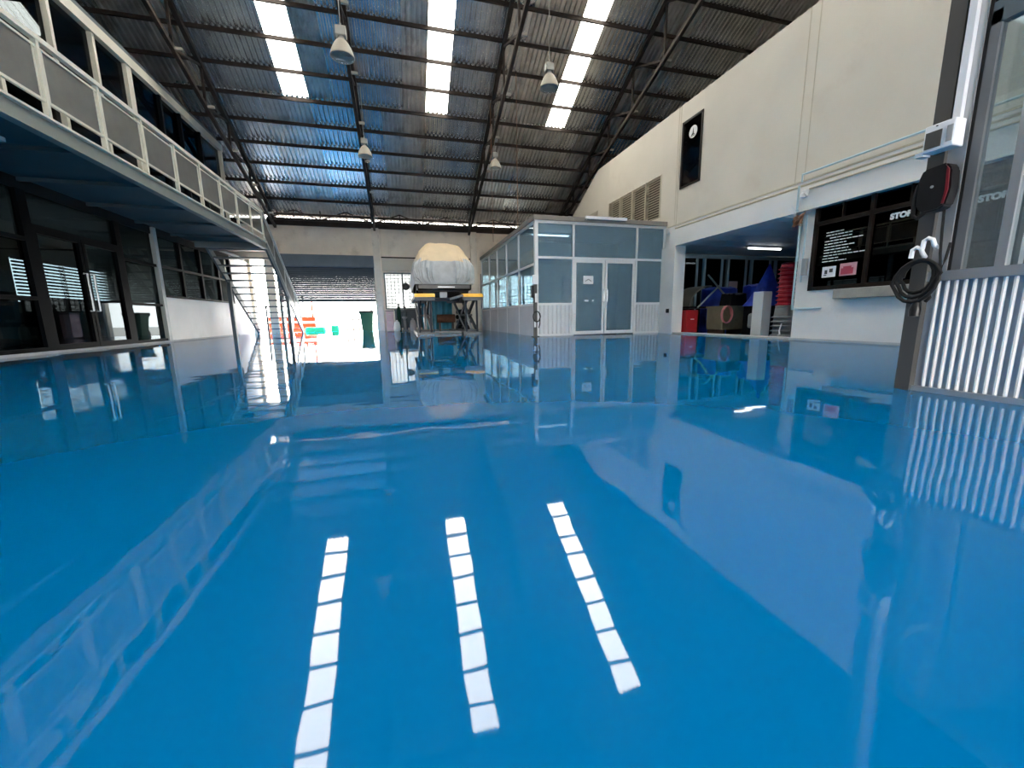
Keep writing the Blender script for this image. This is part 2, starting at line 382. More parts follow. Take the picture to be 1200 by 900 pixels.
# windows with bars
def barred(name, x0, x1, muls, lab, gm='glass_dimmed'):
    w = empty(name, ((x0+x1)/2, YF+.1, Wz0), label=lab, kind='structure')
    for x in muls: mk('mullion', B(x, x+.05, YF+.05, YF+.13, Wz0, Wz1), 'steel_dark_gray', w)
    for z in (Wz0, Wz1-.05): mk('rail', B(x0, x1, YF+.05, YF+.13, z, z+.05), 'steel_dark_gray', w)
    for a, c in zip(muls, muls[1:]): mk('pane', B(a+.05, c, YF+.085, YF+.092, Wz0+.05, Wz1-.05), gm, w)
    n = int((x1-x0)/.145)
    for i in range(n):
        x = x0+.1+i*.145; mk('bar', B(x, x+.022, YF+.15, YF+.17, Wz0, Wz1), 'steel_dark_gray', w)
    for i in range(10):
        z = Wz0+.1+i*.14; mk('bar', B(x0, x1, YF+.171, YF+.185, z, z+.022), 'steel_dark_gray', w)
barred('window_2', Wx0, Wx1, (Wx0, .06, .62, Wx1-.05), 'tall barred steel window left of the covered car')
barred('window_8', VX0, VX1, (VX0, 3.95, 4.6, 5.2, VX1-.05), 'barred steel window seen through the side of the glass cubicle', 'glass_half_dimmed')
# roller shutter, half raised
sh = empty('door_1', ((D0+D1)/2, YF-.1, 1.17), label='grey steel roller shutter door pulled halfway up', kind='structure')
mk('shutter_housing', B(D0-.1, D1+.02, YF-.30, YF-.005, 2.46, 2.89), 'shutter_box', sh)
sl = None
for k in range(17):
    z = 1.20+k*.076
    if sl is None:
        sl = mk('shutter_slat', prism(bm_(), [(YF-.10, z), (YF-.06, z), (YF-.06, z+.072), (YF-.10, z+.072), (YF-.115, z+.036)], 'x', D0, D1), 'shutter_gray', sh)
    else: dup(sl, (0, 0, k*.076))
mk('bottom_rail', B(D0, D1, YF-.13, YF-.05, 1.15, 1.20), 'steel_dark_gray', sh)
for x in (D0-.05, D1-.01): mk('guide_rail', B(x, x+.06, YF-.15, YF-.005, 0, 2.46), 'steel_dark_gray', sh)

# ---- right wall (between hall and storage bay)
wr = empty('wall_right', (WR+.1, 5, 0), label='tall cream rendered wall along the right of the hall', kind='structure')
BY0, BY1, BZ = 5.27, 8.30, 2.06     # storage bay opening
VY0, VY1, VZ0, VZ1 = 2.2, 5.05, .80, 2.17   # black window
LY0, LY1, LZ0, LZ1 = 9.07, 11.70, 2.88, 3.88  # louvre
GY0, GY1, GZ0, GZ1 = 7.72, 8.37, 3.32, 4.73   # small upper window
ZW = 5.12
def wblk(y0, y1, z0, z1, mat='plaster_cream'): mk('wall_block', B(WR, WR+.2, y0, y1, z0, z1), mat, wr)
wblk(YB, GY0, 2.55, ZW); wblk(GY0, GY1, 2.55, GZ0); wblk(GY0, GY1, GZ1, ZW); wblk(GY1, LY0, 2.55, ZW)
wblk(LY0, LY1, 2.55, LZ0); wblk(LY0, LY1, LZ1, ZW)
mk('wall_block', prism(bm_(), [(LY1, 2.55), (YF, 2.55), (YF, 3.2), (14.38, 4.21), (12.47, ZW), (LY1, ZW)], 'x', WR, WR+.2), 'plaster_cream', wr)
mk('beam', B(WR-.10, WR+.2, YB, BY1+.2, BZ, 2.42), 'paint_white', wr)
mk('beam_cap', B(WR-.02, WR+.2, YB, 8.8, 2.42, 2.55), 'paint_white', wr)
wblk(8.80, YF, 0, 2.55, 'wall_white_low')
mk('column', B(WR-.10, WR+.2, BY1, 8.80, 0, BZ), 'paint_white', wr); mk('wall_block', B(WR, WR+.2, 8.5, 8.8, BZ, 2.42), 'paint_white', wr)
wblk(VY1, BY0, 0, BZ, 'wall_white_low'); wblk(YB, VY0, 0, BZ, 'wall_white_low'); wblk(VY0, VY1, 0, VZ0, 'wall_white_low')
for y in (8.50, 8.43, 5.46, 5.30):
    mk('joint', B(WR-.006, WR, y, y+.012, 2.57, ZW), 'louver_beige', wr)
mk('beam_line', B(WR-.03, WR-.02, YB, 8.7, 2.535, 2.56), 'louver_beige', wr)
bb = mk('baseboard_right', B(WR-.015, WR, YB, BY0, 0, .035), 'kerb_gray', label='thin grey skirting under the black window', kind='structure')
# black window with lettering
w3 = empty('window_3', (WR, 3.6, VZ0), label='wide black framed window with white STOP lettering', kind='structure')
def wm(n, y0, y1, z0, z1, d=.05, mat='alu_bronze'): return mk(n, B(WR-.02, WR+d, y0, y1, z0, z1), mat, w3)
wm('frame', VY0, VY1, VZ0, VZ0+.06); wm('frame', VY0, VY1, VZ1-.05, VZ1); wm('frame', VY1-.06, VY1, VZ0, VZ1); wm('frame', VY0, VY0+.06, VZ0, VZ1)
wm('transom', VY0, VY1, 1.79, 1.85)
for y in (4.22, 3.38): wm('mullion', y, y+.05, VZ0, VZ1)
wm('mullion', 4.62, 4.64, 1.85, VZ1); wm('mullion', 3.80, 3.82, 1.85, VZ1)
ys = [VY0+.06, 3.38, 3.43, 4.22, 4.27, VY1-.06]
for k in range(3):
    for z0, z1 in ((VZ0+.06, 1.79), (1.85, VZ1-.05)):
        mk('pane', B(WR+.02, WR+.026, ys[2*k], ys[2*k+1], z0, z1), 'glass_black', w3)
mk('lettering', rot_to_rightwall(text_mesh('STOP', .098, .006), WR+.012, 4.03, 1.672), 'text_white', w3, label='white STOP lettering on black glass')
mk('lettering', rot_to_rightwall(text_mesh('STOP', .098, .006), WR+.012, 3.18, 1.66), 'text_white', w3, label='second white STOP lettering on black glass')
b = bm_(); rr = random.Random(3)
for k, (y0, ln) in enumerate(((4.86, .24), (4.86, .36), (4.80, .30), (4.87, .52), (4.87, .32), (4.87, .42), (4.87, .34), (4.87, .38), (4.87, .58), (4.88, .22), (4.88, .34))):
    y = y0; z = 1.655-k*.043
    while y > y0-ln:
        w = rr.uniform(.03, .09); w = min(w, y-(y0-ln)+.01); box(b, WR+.010, WR+.014, y-w, y, z, z+.0115); y -= w+.014
mk('fine_print', b, 'text_white', w3)
mk('sticker', B(WR+.008, WR+.014, 4.66, 4.86, .99, 1.15), 'paper_white', w3, label='white sticker with small dark marks')
b = bm_(); box(b, WR+.004, WR+.008, 4.78, 4.82, 1.04, 1.10); box(b, WR+.004, WR+.008, 4.70, 4.75, 1.06, 1.115); box(b, WR+.004, WR+.008, 4.79, 4.83, 1.015, 1.03)
mk('sticker_print', b, 'mark_dark', w3)
mk('sticker', B(WR+.008, WR+.014, 4.37, 4.60, .99, 1.17), 'sticker_pink', w3, label='pink and red rectangular sticker')
b = bm_(); box(b, WR+.004, WR+.008, 4.41, 4.58, 1.01, 1.10); box(b, WR+.004, WR+.008, 4.44, 4.55, 1.10, 1.125); mk('sticker_print', b, 'sticker_red', w3)
# room behind the black window: dark, with a framed lit panel standing behind the glass
dk = empty('wall_dark_room', (7.5, 3.6, 0), label='unlit room behind the black window', kind='structure')
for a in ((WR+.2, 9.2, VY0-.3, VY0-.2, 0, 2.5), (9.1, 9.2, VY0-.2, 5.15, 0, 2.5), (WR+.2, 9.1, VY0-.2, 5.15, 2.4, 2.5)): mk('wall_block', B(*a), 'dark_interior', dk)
mk('wall_block', B(WR+.2, XR, 5.15, 5.27, 0, 2.5), 'paint_white', dk)
# small upper window with round logo
w4 = empty('window_4', (WR, 8.05, GZ0), label='narrow dark upper window with round white emblem', kind='structure')
for a in ((GY0, GY1, GZ0, GZ0+.04), (GY0, GY1, GZ1-.04, GZ1), (GY0, GY0+.04, GZ0, GZ1), (GY1-.04, GY1, GZ0, GZ1)): mk('frame', B(WR-.02, WR+.05, *a), 'alu_bronze', w4)
mk('pane', B(WR+.01, WR+.016, GY0+.04, GY1-.04, GZ0+.04, GZ1-.04), 'glass_black', w4); mk('backing', B(WR+.15, WR+.2, GY0, GY1, GZ0, GZ1), 'dark_interior', w4)
b = bm_(); tube(b, [(WR+.009, 8.03, 4.42), (WR+.002, 8.03, 4.42)], .125, 28); mk('emblem', b, 'text_white', w4, label='round white emblem')
b = bm_(); prism(b, [(8.09, 4.35), (7.96, 4.35), (8.0, 4.37), (8.02, 4.50), (8.04, 4.40)], 'x', WR-.002, WR+.001)
prism(b, [(8.10, 4.335), (7.97, 4.325), (7.96, 4.335), (8.10, 4.345)], 'x', WR-.002, WR+.001); mk('emblem_mark', b, 'mark_dark', w4)
# louvred vent
vt = empty('wall_vent', (WR, 10.4, LZ0), 'large beige louvred vent high on the cream wall', 'vent')
mk('backing', B(WR+.14, WR+.18, LY0, LY1, LZ0, LZ1), 'wood_dark', vt)  # dark backing colour stands in for the shade between the slats
for y in (LY0, LY0+.64, LY0+1.29, LY0+1.94, LY1-.05): mk('mullion', B(WR-.015, WR+.08, y, y+.05, LZ0, LZ1), 'louver_beige', vt)
sl = None
for k in range(16):
    z = LZ0+.01+k*.062
    b = prism(bm_(), [(WR-.01, z), (WR+.06, z+.028), (WR+.06, z+.036), (WR-.01, z+.020)], 'y', LY0, LY1)
    if sl is None: sl = mk('slat', b, 'louver_beige', vt)
    else: b.free(); dup(sl, (0, 0, k*.062))
v2 = empty('wall_vent', (WR, 12.9, 3.2), 'small dark louvred vent just above the glass cubicle roof', 'vent')
mk('frame', B(WR-.012, WR+.01, 12.42, 13.31, 3.1, 3.87), 'louver_beige', v2)
for k in range(11): mk('slat', B(WR-.03, WR-.012, 12.45, 13.28, 3.13+k*.066, 3.165+k*.066), 'louver_beige', v2)
mk('wall_ledge', bevbox(WR-.16, WR-.001, 2.6, 4.54, .65, .79, .008), 'ledge_concrete', label='rough grey concrete ledge under the black window', cat='ledge')

# ---- storage bay behind the right wall
byw = empty('wall_bay', (9, 9.3, 0), label='glazed partition at the back of the storage bay', kind='structure')
BYW = 9.35
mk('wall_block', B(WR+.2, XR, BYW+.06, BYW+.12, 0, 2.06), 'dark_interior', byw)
for x in (6.75, 7.80, 8.05, 8.62, 8.84, 9.45, 9.66, 10.3, 10.52, 11.2): mk('mullion', B(x, x+.07, BYW, BYW+.06, 0, 2.06), 'pipe_blue', byw)
mk('rail', B(WR+.2, XR, BYW, BYW+.06, 1.96, 2.06), 'pipe_blue', byw)
for x0, x1 in ((6.82, 7.80), (8.12, 8.62), (8.91, 9.45), (9.73, 10.3), (10.6, 11.2)): mk('pane', B(x0, x1, BYW+.02, BYW+.026, .05, 1.96), 'glass_dark', byw)
cb = empty('ceiling_bay', (9, 7, 2.06), label='low white boarded ceiling of the storage bay', kind='structure')
for k in range(7):
    y = BY0+k*.585; mk('board', B(WR+.2, XR, y, y+.575, 2.07, 2.10), 'bay_ceiling', cb)
mk('slab', B(WR+.2, XR, 5.27, BYW+.2, 2.11, 2.30), 'plaster_cream', cb)
mk('trim_1', B(WR-.06, WR+.25, BY0, BY1, 0, .03), 'kerb_gray', label='pale kerb strip along the storage bay opening', kind='structure')
lt = empty('tube_light', (8.7, 8.05, 2.0), 'lit fluorescent tube on the storage bay ceiling', 'lamp')
mk('housing', B(8.15, 9.2, 8.0, 8.1, 2.035, 2.069), 'plastic_white', lt); mk('tube', T([(8.18, 8.05, 2.015), (9.17, 8.05, 2.015)], .018, 10), 'tube_glow', lt)

# ---- left: ground-floor office front
wl = empty('wall_left', (WL-.08, 11, 0), label='ground floor office front under the balcony', kind='structure')
mk('wall_block', B(WL-.15, WL, 11.3, 15.42, .035, 1.05), 'wall_white_low', wl, label='white half wall under dark windows')
mk('wall_block', B(WL-.15, WL, 15.42, YF, 0, 2.6), 'paint_white', wl)
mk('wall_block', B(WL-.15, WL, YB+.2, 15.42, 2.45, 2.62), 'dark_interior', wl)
mk('base_strip', B(WL-.15, WL+.08, YB, 7.95, 0, .04), 'kerb_gray', wl); mk('base_strip', B(WL-.15, WL+.03, 7.95, 15.42, 0, .035), 'kerb_gray', wl)
def lm(par, n, y0, y1, z0, z1, d=.04, mat='alu_black'): return mk(n, B(WL-.06, WL+d-.02, y0, y1, z0, z1), mat, par)
w5 = empty('window_5', (WL, 4, .04), label='dark glazed shopfront bays left of the glass doors', kind='structure')
ms = [-.1, 1.0, 2.1, 3.2, 4.35, 5.5, 6.7, 7.87]
for i, y in enumerate(ms): lm(w5, 'mullion', y, y+(.16 if i == 7 else .10), .04, 2.45)
for y0, y1 in zip(ms, ms[1:]):
    lm(w5, 'transom', y0+.1, y1, 1.70, 1.76); lm(w5, 'transom', y0+.1, y1, .82, .88); lm(w5, 'sill', y0+.1, y1, .04, .10)
    for z0, z1 in ((.10, .82), (.88, 1.70), (1.76, 2.45)): mk('pane', B(WL-.04, WL-.034, y0+.1, y1, z0, z1), 'glass_dark', w5)
d2 = empty('door_2', (WL, 9, .04), label='black framed double glass door with long pull handles', kind='structure')
lm(d2, 'door_head', 8.03, 9.93, 1.92, 1.98); mk('overlight_pane', B(WL-.04, WL-.034, 8.03, 9.93, 1.98, 2.45), 'glass_dark', d2)
for y0, y1, hy in ((8.03, 8.97, 8.90), (8.99, 9.93, 9.06)):
    for a in ((y0, y1, .04, .13), (y0, y1, 1.85, 1.92), (y0, y0+.06, .13, 1.85), (y1-.06, y1, .13, 1.85)): lm(d2, 'stile', *a)
    mk('pane', B(WL-.03, WL-.024, y0+.06, y1-.06, .13, 1.85), 'glass_dark', d2)
    h = mk('handle', T([(WL+.02, hy, .68), (WL+.07, hy, .68), (WL+.07, hy, 1.33), (WL+.02, hy, 1.33)], .014, 8), 'alu_silver', d2, label='long brushed steel pull handle')
w6 = empty('window_6', (WL, 10.6, .04), label='narrow dark glazed bay right of the glass doors', kind='structure')
lm(w6, 'mullion', 9.93, 10.08, .04, 2.45); lm(w6, 'transom', 10.08, 11.18, 1.72, 1.78); lm(w6, 'transom', 10.08, 11.18, .83, .88); lm(w6, 'sill', 10.08, 11.18, .035, .09)
for z0, z1 in ((.09, .83), (.88, 1.72), (1.78, 2.45)): mk('pane', B(WL-.04, WL-.034, 10.08, 11.18, z0, z1), 'glass_dark', w6)
mk('post', B(WL-.1, WL+.05, 11.18, 11.30, .035, 2.6), 'steel_gray_paint', w6, label='light grey steel post')
w7 = empty('window_7', (WL, 13.4, 1.05), label='row of dark office windows above the white half wall', kind='structure')
ms = [11.30, 12.28, 13.32, 14.42, 15.34]
for y in ms: lm(w7, 'mullion', y, y+.08, 1.05, 2.45)
for y0, y1 in zip(ms, ms[1:]):
    lm(w7, 'transom', y0+.08, y1, 1.74, 1.79); lm(w7, 'sill', y0+.08, y1, 1.05, 1.10)
    for z0, z1 in ((1.10, 1.74), (1.79, 2.45)): mk('pane', B(WL-.04, WL-.034, y0+.08, y1, z0, z1), 'glass_dark', w7)
mk('floor_office', B(XL, WL-.15, YB, YF, 0, .01), 'tile_gray', label='grey tiled office floor behind the dark glass', kind='structure')

# ---- balcony: deck, railing, upper glazing
XE = -3.6
dk = empty('balcony', (-4.5, 6, 2.46), 'grey steel balcony deck running along the left offices', 'balcony')
mk('deck', B(WL+.002, XE-.062, YB+.22, 13.0, 2.66, 2.72), 'steel_gray_paint', dk)
mk('ceiling_office', B(XL+.005, WL, YB+.22, YF-.18, 2.63, 2.72), 'steel_dark_gray', label='slab between the lower and upper left offices', kind='structure')
mk('edge_channel', B(XE-.06, XE, YB+.22, 13.0, 2.46, 2.66), 'deck_channel', dk); mk('edge_flange', B(XE-.06, XE+.05, YB+.22, 13.0, 2.64, 2.665), 'rail_cream', dk)
mk('edge_flange', B(XE-.06, XE+.04, YB+.22, 13.0, 2.455, 2.475), 'deck_channel', dk)
mk('end_channel', B(-5.3, XE-.06, 12.94, 13.0, 2.46, 2.66), 'deck_channel', dk)
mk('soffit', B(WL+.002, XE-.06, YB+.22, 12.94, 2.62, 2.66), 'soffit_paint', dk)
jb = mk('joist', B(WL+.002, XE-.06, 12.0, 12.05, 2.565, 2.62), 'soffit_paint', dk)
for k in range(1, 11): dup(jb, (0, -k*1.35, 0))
tl = empty('tube_light', (-4.3, 6.9, 2.5), 'unlit fluorescent tube fitting under the balcony deck', 'lamp')
mk('housing', B(-4.34, -4.26, 4.6, 6.25, 2.52, 2.564), 'plastic_white', tl); mk('tube', T([(-4.3, 4.65, 2.50), (-4.3, 6.2, 2.50)], .016, 8), 'lens_glass', tl)
rl = empty('balcony_railing', (XE-.02, 6, 2.72), 'pale steel balcony railing with wire mesh panels', 'railing')
XP = XE-.03; pys = [13.0-.03-.88*i for i in range(20)]
pp = mk('post', B(XP-.025, XP+.025, pys[0]-.02, pys[0]+.02, 2.665, 3.47), 'rail_cream', rl)
for y in pys[1:]: dup(pp, (0, y-pys[0], 0))
mk('handrail', B(XP-.03, XP+.03, YB, 13.02, 3.46, 3.515), 'rail_cream', rl)
mk('mid_rail', B(XP-.015, XP+.015, YB, 13.0, 3.38, 3.405), 'rail_cream', rl); mk('bottom_rail', B(XP-.015, XP+.015, YB, 13.0, 2.845, 2.875), 'rail_cream', rl)
pn = st1 = None
for i in range(19):
    y1, y0 = pys[i]-.045, pys[i+1]+.045
    if pn is None:
        pn = mk('mesh_panel', B(XP-.004, XP+.004, y0+.02, y1-.02, 2.875, 3.38), 'wire_mesh', rl)
        st1 = [mk('panel_stile', B(XP-.01, XP+.01, a, a+.02, 2.875, 3.38), 'rail_cream', rl) for a in (y0, y1-.02)]
    else:
        d = (0, -.88*i, 0); dup(pn, d); [dup(q, d) for q in st1]
# upper glazing behind the railing
XU = -4.9
wu = empty('wall_upper_left', (XU, 6, 2.72), label='pale framed dark glass office front on the balcony', kind='structure')
mk('top_band', B(XU-.08, XU+.06, YB, 14.40, 5.40, 5.58), 'rail_cream', wu)
mk('end_post', B(XU-.06, XU+.04, 14.30, 14.40, 2.72, 5.40), 'rail_cream', wu)
ym = [14.35, 13.1, 12.12, 11.3, 10.24, 9.31, 8.36, 7.3, 6.3, 5.2, 4.1, 3.0, 1.9, .8, -.3, -1.4, -2.5, -3.6]
for i, y in enumerate(ym[1:], 1):
    w, mt = (.16, 'rail_cream') if i in (4, 9, 13) else (.06, 'rail_cream' if i in (5, 6, 7, 8) else 'alu_black')
    mk('mullion', B(XU-.05, XU+.03, y-w/2, y+w/2, 2.72, 5.40), mt, wu)
for y1, y0 in zip(ym, ym[1:]):
    mk('transom', B(XU-.04, XU+.015, y0+.06, y1-.06, 4.45, 4.51), 'alu_black', wu)
    if ym.index(y1) % 3 == 1 or y1 < 7.4: mk('kick_panel', B(XU-.03, XU+.0, y0+.06, y1-.06, 2.72, 3.0), 'rail_cream', wu)
    for z0, z1 in ((2.74, 4.45), (4.51, 5.40)): mk('pane', B(XU-.04, XU-.034, y0+.05, y1-.05, z0, z1), 'glass_dark', wu)
mk('ceiling_upper', B(XL, XU+.05, YB, 14.4, 5.58, 5.66), 'steel_dark_gray', label='flat roof of the upper left offices', kind='structure')
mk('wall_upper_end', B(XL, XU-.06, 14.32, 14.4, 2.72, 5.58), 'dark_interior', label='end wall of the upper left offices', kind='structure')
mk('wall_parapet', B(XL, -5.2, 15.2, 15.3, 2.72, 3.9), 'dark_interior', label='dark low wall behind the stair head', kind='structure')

# ---- stairs down to the far wall
stt = empty('staircase', (-4.35, 14.8, 0), 'open grey steel staircase descending from the balcony', 'staircase')
SY0, SY1, SZ0 = 13.06, 16.45, 2.66
def sz(y): return SZ0*(1-(y-SY0)/(SY1-SY0))
for x in (-5.08, XE-.03): mk('stringer', M((x, SY0+.02, sz(SY0)-.10), (x, SY1, .06), .05, .20), 'steel_dark_gray', stt)
tp = None
for k in range(1, 14):
    z = SZ0-k*SZ0/14; y = SY0+k*(SY1-SY0)/14-.1
    if tp is None: tp = mk('tread', B(-5.05, XE-.06, y-.12, y+.12, z-.035, z), 'steel_dark_gray', stt); t0 = (y, z)
    else: dup(tp, (0, y-t0[0], z-t0[1]))
x = XE-.03
mk('handrail', M((x, SY0, 3.49), (x, SY1-.1, .95), .05, .05), 'steel_gray_paint', stt)
mk('mesh_panel', prism(bm_(), [(SY0+.05, 2.80), (SY0+.05, 3.40), (SY1-.15, .92), (SY1-.15, .30)], 'x', x-.004, x+.004), 'wire_mesh', stt)
mk('guard_rail', M((x, SY0, 3.38), (x, SY1-.1, .86), .03, .03), 'steel_gray_paint', stt); mk('guard_rail', M((x, SY0, 2.80), (x, SY1-.1, .28), .03, .03), 'steel_gray_paint', stt)
for y in (13.8, 14.7, 15.6, 16.33): mk('baluster', B(x-.02, x+.02, y-.02, y+.02, sz(y), sz(y)+.83), 'steel_gray_paint', stt)
mk('post', B(x-.05, x+.05, 14.72, 14.82, 0, sz(14.77)-.05), 'steel_dark_gray', stt); mk('post', B(-5.13, -5.03, 14.2, 14.3, 0, sz(14.25)-.05), 'steel_dark_gray', stt)
mk('post', B(-4.45, -4.40, 15.2, 15.25, 0, sz(15.22)), 'steel_dark_gray', stt)

# ================================================================== THINGS
# ---- glazed office cubicle
CX0, CX1, CY0, CY1, CZ = 2.98, WR, 8.8, 15.2, 2.66
cu = empty('office_cubicle', ((CX0+CX1)/2, (CY0+CY1)/2, 0), 'white framed glass office cubicle with ribbed lower panels', 'cubicle')
def c_(n, x0, x1, y0, y1, z0, z1, mat='alu_white'): return mk(n, B(x0, x1, y0, y1, z0, z1), mat, cu)
c_('roof_slab', CX0-.03, CX1-.002, CY0-.04, CY1, 2.60, 2.70, 'fascia_taupe')
c_('corner_post', CX0, CX0+.08, CY0, CY0+.08, 0, 2.60); c_('post', CX1-.06, CX1-.002, CY0, CY0+.06, 0, 2.60)
FX = [3.93, 5.60]                    # front posts either side of the door
for x in FX: c_('post', x-.025, x+.025, CY0, CY0+.06, 0, 2.60)
c_('head_rail', CX0+.08, CX1-.06, CY0, CY0+.06, 2.54, 2.60)
xs = [CX0+.08, FX[0]-.025, FX[0]+.025, FX[1]-.025, FX[1]+.025, CX1-.06]
for k in range(3):
    a, b_ = xs[2*k], xs[2*k+1]
    c_('transom', a, b_, CY0, CY0+.06, 1.77, 1.82); c_('pane', a, b_, CY0+.025, CY0+.031, 1.82, 2.54, 'glass_office')
    if k != 1:
        c_('sill_rail', a, b_, CY0, CY0+.06, .72, .77); c_('pane', a, b_, CY0+.025, CY0+.031, .77, 1.77, 'glass_office'); c_('base_rail', a, b_, CY0, CY0+.06, 0, .05)
        b = bm_(); n = 8; w = (b_-a)/n; pf = []
        for i in range(n): pf += [(a+i*w, CY0+.030), (a+i*w+w*.3, CY0+.030), (a+i*w+w*.45, CY0+.008), (a+i*w+w*.85, CY0+.008)]
        pf += [(b_, CY0+.030), (b_, CY0+.05), (a, CY0+.05)]
        mk('ribbed_panel', prism(b, pf, 'z', .05, .72), 'rib_panel', cu)
for x0, x1, hx in ((3.96, 4.755, 4.72), (4.775, 5.57, 4.81)):
    dr = mk('door', B(x0, x1, CY0+.02, CY0+.05, .02, .10), 'alu_white', cu)
    for a in ((x0, x1, 1.70, 1.77), (x0, x0+.055, .10, 1.70), (x1-.055, x1, .10, 1.70)): mk('door_stile', B(a[0], a[1], CY0+.02, CY0+.05, a[2], a[3]), 'alu_white', dr)
    mk('door_pane', B(x0+.055, x1-.055, CY0+.03, CY0+.036, .10, 1.70), 'glass_office', dr)
    mk('pull_handle', T([(hx, CY0+.02, .80), (hx, CY0-.04, .80), (hx, CY0-.04, 1.08), (hx, CY0+.02, 1.08)], .014, 8), 'alu_silver', dr, label='chrome pull handle')
mk('notice', B(4.20, 4.46, CY0+.024, CY0+.029, 1.21, 1.40), 'paper_white', cu, label='white paper notice on door glass')
b = bm_(); prism(b, [(4.25, 1.28), (4.33, 1.33), (4.41, 1.28), (4.41, 1.265), (4.33, 1.31), (4.25, 1.265)], 'y', CY0+.020, CY0+.024); mk('notice_print', b, 'mark_dark', cu)
c_('door_sticker', 4.24, 4.34, CY0+.024, CY0+.029, .80, .84, 'paper_white'); c_('door_sticker', 4.44, 4.48, CY0+.024, CY0+.029, .80, .84, 'paper_white')
# long side
SYs = [8.88, 10.12, 11.37, 12.55, 13.75, 15.14]
for i, y in enumerate(SYs[1:]): c_('post', CX0, CX0+.06, y, y+.06, 0, 2.60)
for y0, y1 in zip(SYs, SYs[1:]):
    y0 = y0 if y0 == 8.88 else y0+.06
    c_('head_rail', CX0, CX0+.06, y0, y1, 2.54, 2.60); c_('transom', CX0, CX0+.06, y0, y1, 1.63, 1.68); c_('sill_rail', CX0, CX0+.06, y0, y1, .72, .77)
    c_('pane', CX0+.03, CX0+.036, y0, y1, .77, 1.63, 'glass_office'); c_('pane', CX0+.03, CX0+.036, y0, y1, 1.68, 2.54, 'glass_office')
    c_('dado_panel', CX0+.008, CX0+.05, y0, y1, 0, .72, 'dado_gray')
c_('back_dado', CX0+.06, CX1-.002, CY1-.06, CY1, 0, .75, 'dado_gray'); c_('back_pane', CX0+.06, CX1-.05, CY1-.035, CY1-.029, .80, 2.54, 'glass_clear'); c_('back_rail', CX0+.06, CX1-.002, CY1-.06, CY1, .75, .80); c_('back_rail', CX0+.06, CX1-.002, CY1-.06, CY1, 2.54, 2.60); c_('inner_ceiling', CX0+.08, CX1-.08, CY0+.1, CY1-.1, 2.56, 2.595, 'plastic_white')
c_('inner_partition', CX0+.82, CX1-.02, 11.0, 11.06, 0, 2.555, 'plastic_gray')
tl = empty('tube_light', (4.7, CY0-.1, 2.7), 'white tube fitting lying along the cubicle front roof edge', 'lamp')
mk('housing', B(4.18, 5.25, CY0-.10, CY0-.042, 2.66, 2.72), 'plastic_white', tl); mk('tube', T([(4.2, CY0-.07, 2.645), (5.23, CY0-.07, 2.645)], .014, 8), 'lens_glass', tl)
tl = empty('tube_light', (3.6, 9.9, 2.5), 'lit fluorescent tube inside the glass cubicle ceiling', 'lamp')
mk('housing', B(3.25, 4.3, 9.85, 9.95, 2.52, 2.56), 'plastic_white', tl); mk('tube', T([(3.28, 9.9, 2.50), (4.27, 9.9, 2.50)], .016, 8), 'tube_glow', tl)
# charging post with cable on the cubicle corner
cp = empty('charging_post', (CX0-.08, CY0-.10, 0), 'slim dark charging post with coiled cable at the cubicle corner', 'charger')
px, pyy = CX0-.03, CY0-.10
mk('pole', B(px-.035, px+.035, pyy-.035, pyy+.035, 0, 1.30), 'pillar_dark', cp); mk('base_plate', B(px-.08, px+.08, pyy-.06, pyy+.06, 0, .015), 'pillar_dark', cp)
mk('control_box', bevbox(px-.09, px+.05, pyy-.10, pyy-.035, 1.18, 1.38, .01), 'plastic_white', cp); mk('socket_box', bevbox(px-.10, px-.036, pyy-.05, pyy+.02, .88, 1.16, .01), 'plastic_black', cp)
mk('label_plate', B(px-.02, px+.03, pyy-.042, pyy-.035, .78, .98), 'paper_white', cp); mk('label_plate', B(px-.045, px+.0, pyy-.05, pyy-.036, .22, .36), 'paper_white', cp)
mk('cable', T([(px+.01+.085*cos(a*.5236)*(1+.02*(a//12)), pyy-.06-.006*(a//12), .46+.12*sin(a*.5236)) for a in range(36)]+[(px+.09, pyy-.06, .3), (px+.06, pyy-.06, .2)], .012, 6), 'rubber_black', cp)

# ---- near cabin on the right with ribbed panel and glass
KX, KZ = 2.82, .64
kb = empty('glass_cabin', (KX+1.5, -.5, 0), 'near silver framed glass cabin with white ribbed lower panel', 'cabin')
def k_(n, x0, x1, y0, y1, z0, z1, mat='alu_silver'): return mk(n, B(x0, x1, y0, y1, z0, z1), mat, kb)
KY0 = -3.6
k_('corner_pillar', KX-.03, KX+.10, 1.545, 1.615, 0, 2.75, 'pillar_dark')
k_('post', KX-.005, KX+.06, 1.475, 1.545, KZ+.02, 2.70, 'alu_silver'); k_('gasket', KX+.0, KX+.05, 1.462, 1.475, KZ+.02, 2.0, 'plastic_black')
k_('window_stile', KX+.003, KX+.05, 1.425, 1.462, KZ+.02, 1.86, 'lift_gray')
k_('header', KX+.003, KX+.05, KY0, 1.462, 1.80, 1.90, 'steel_dark_gray'); k_('top_panel', KX+.01, KX+.05, KY0, 1.462, 1.90, 2.70, 'glass_dark')
k_('sill_rail', KX-.02, KX+.06, KY0, 1.545, KZ-.03, KZ+.02, 'alu_silver'); k_('base_rail', KX-.01, KX+.06, KY0, 1.545, 0, .028, 'alu_silver')
k_('roof_slab', KX-.05, WR-.11, KY0, 1.64, 2.70, 2.80, 'fascia_taupe')
for y in (1.285, .2, -.9, -2.0): k_('mullion', KX+.005, KX+.045, y-.018, y+.018, KZ+.02, 1.80, 'alu_silver')
yy = [1.425, 1.303, 1.267, .218, .182, -.882, -.918, -1.982, -2.018, KY0]
for k in range(5): k_('pane', KX+.02, KX+.026, yy[2*k+1], yy[2*k], KZ+.02, 1.80, 'glass_clear')
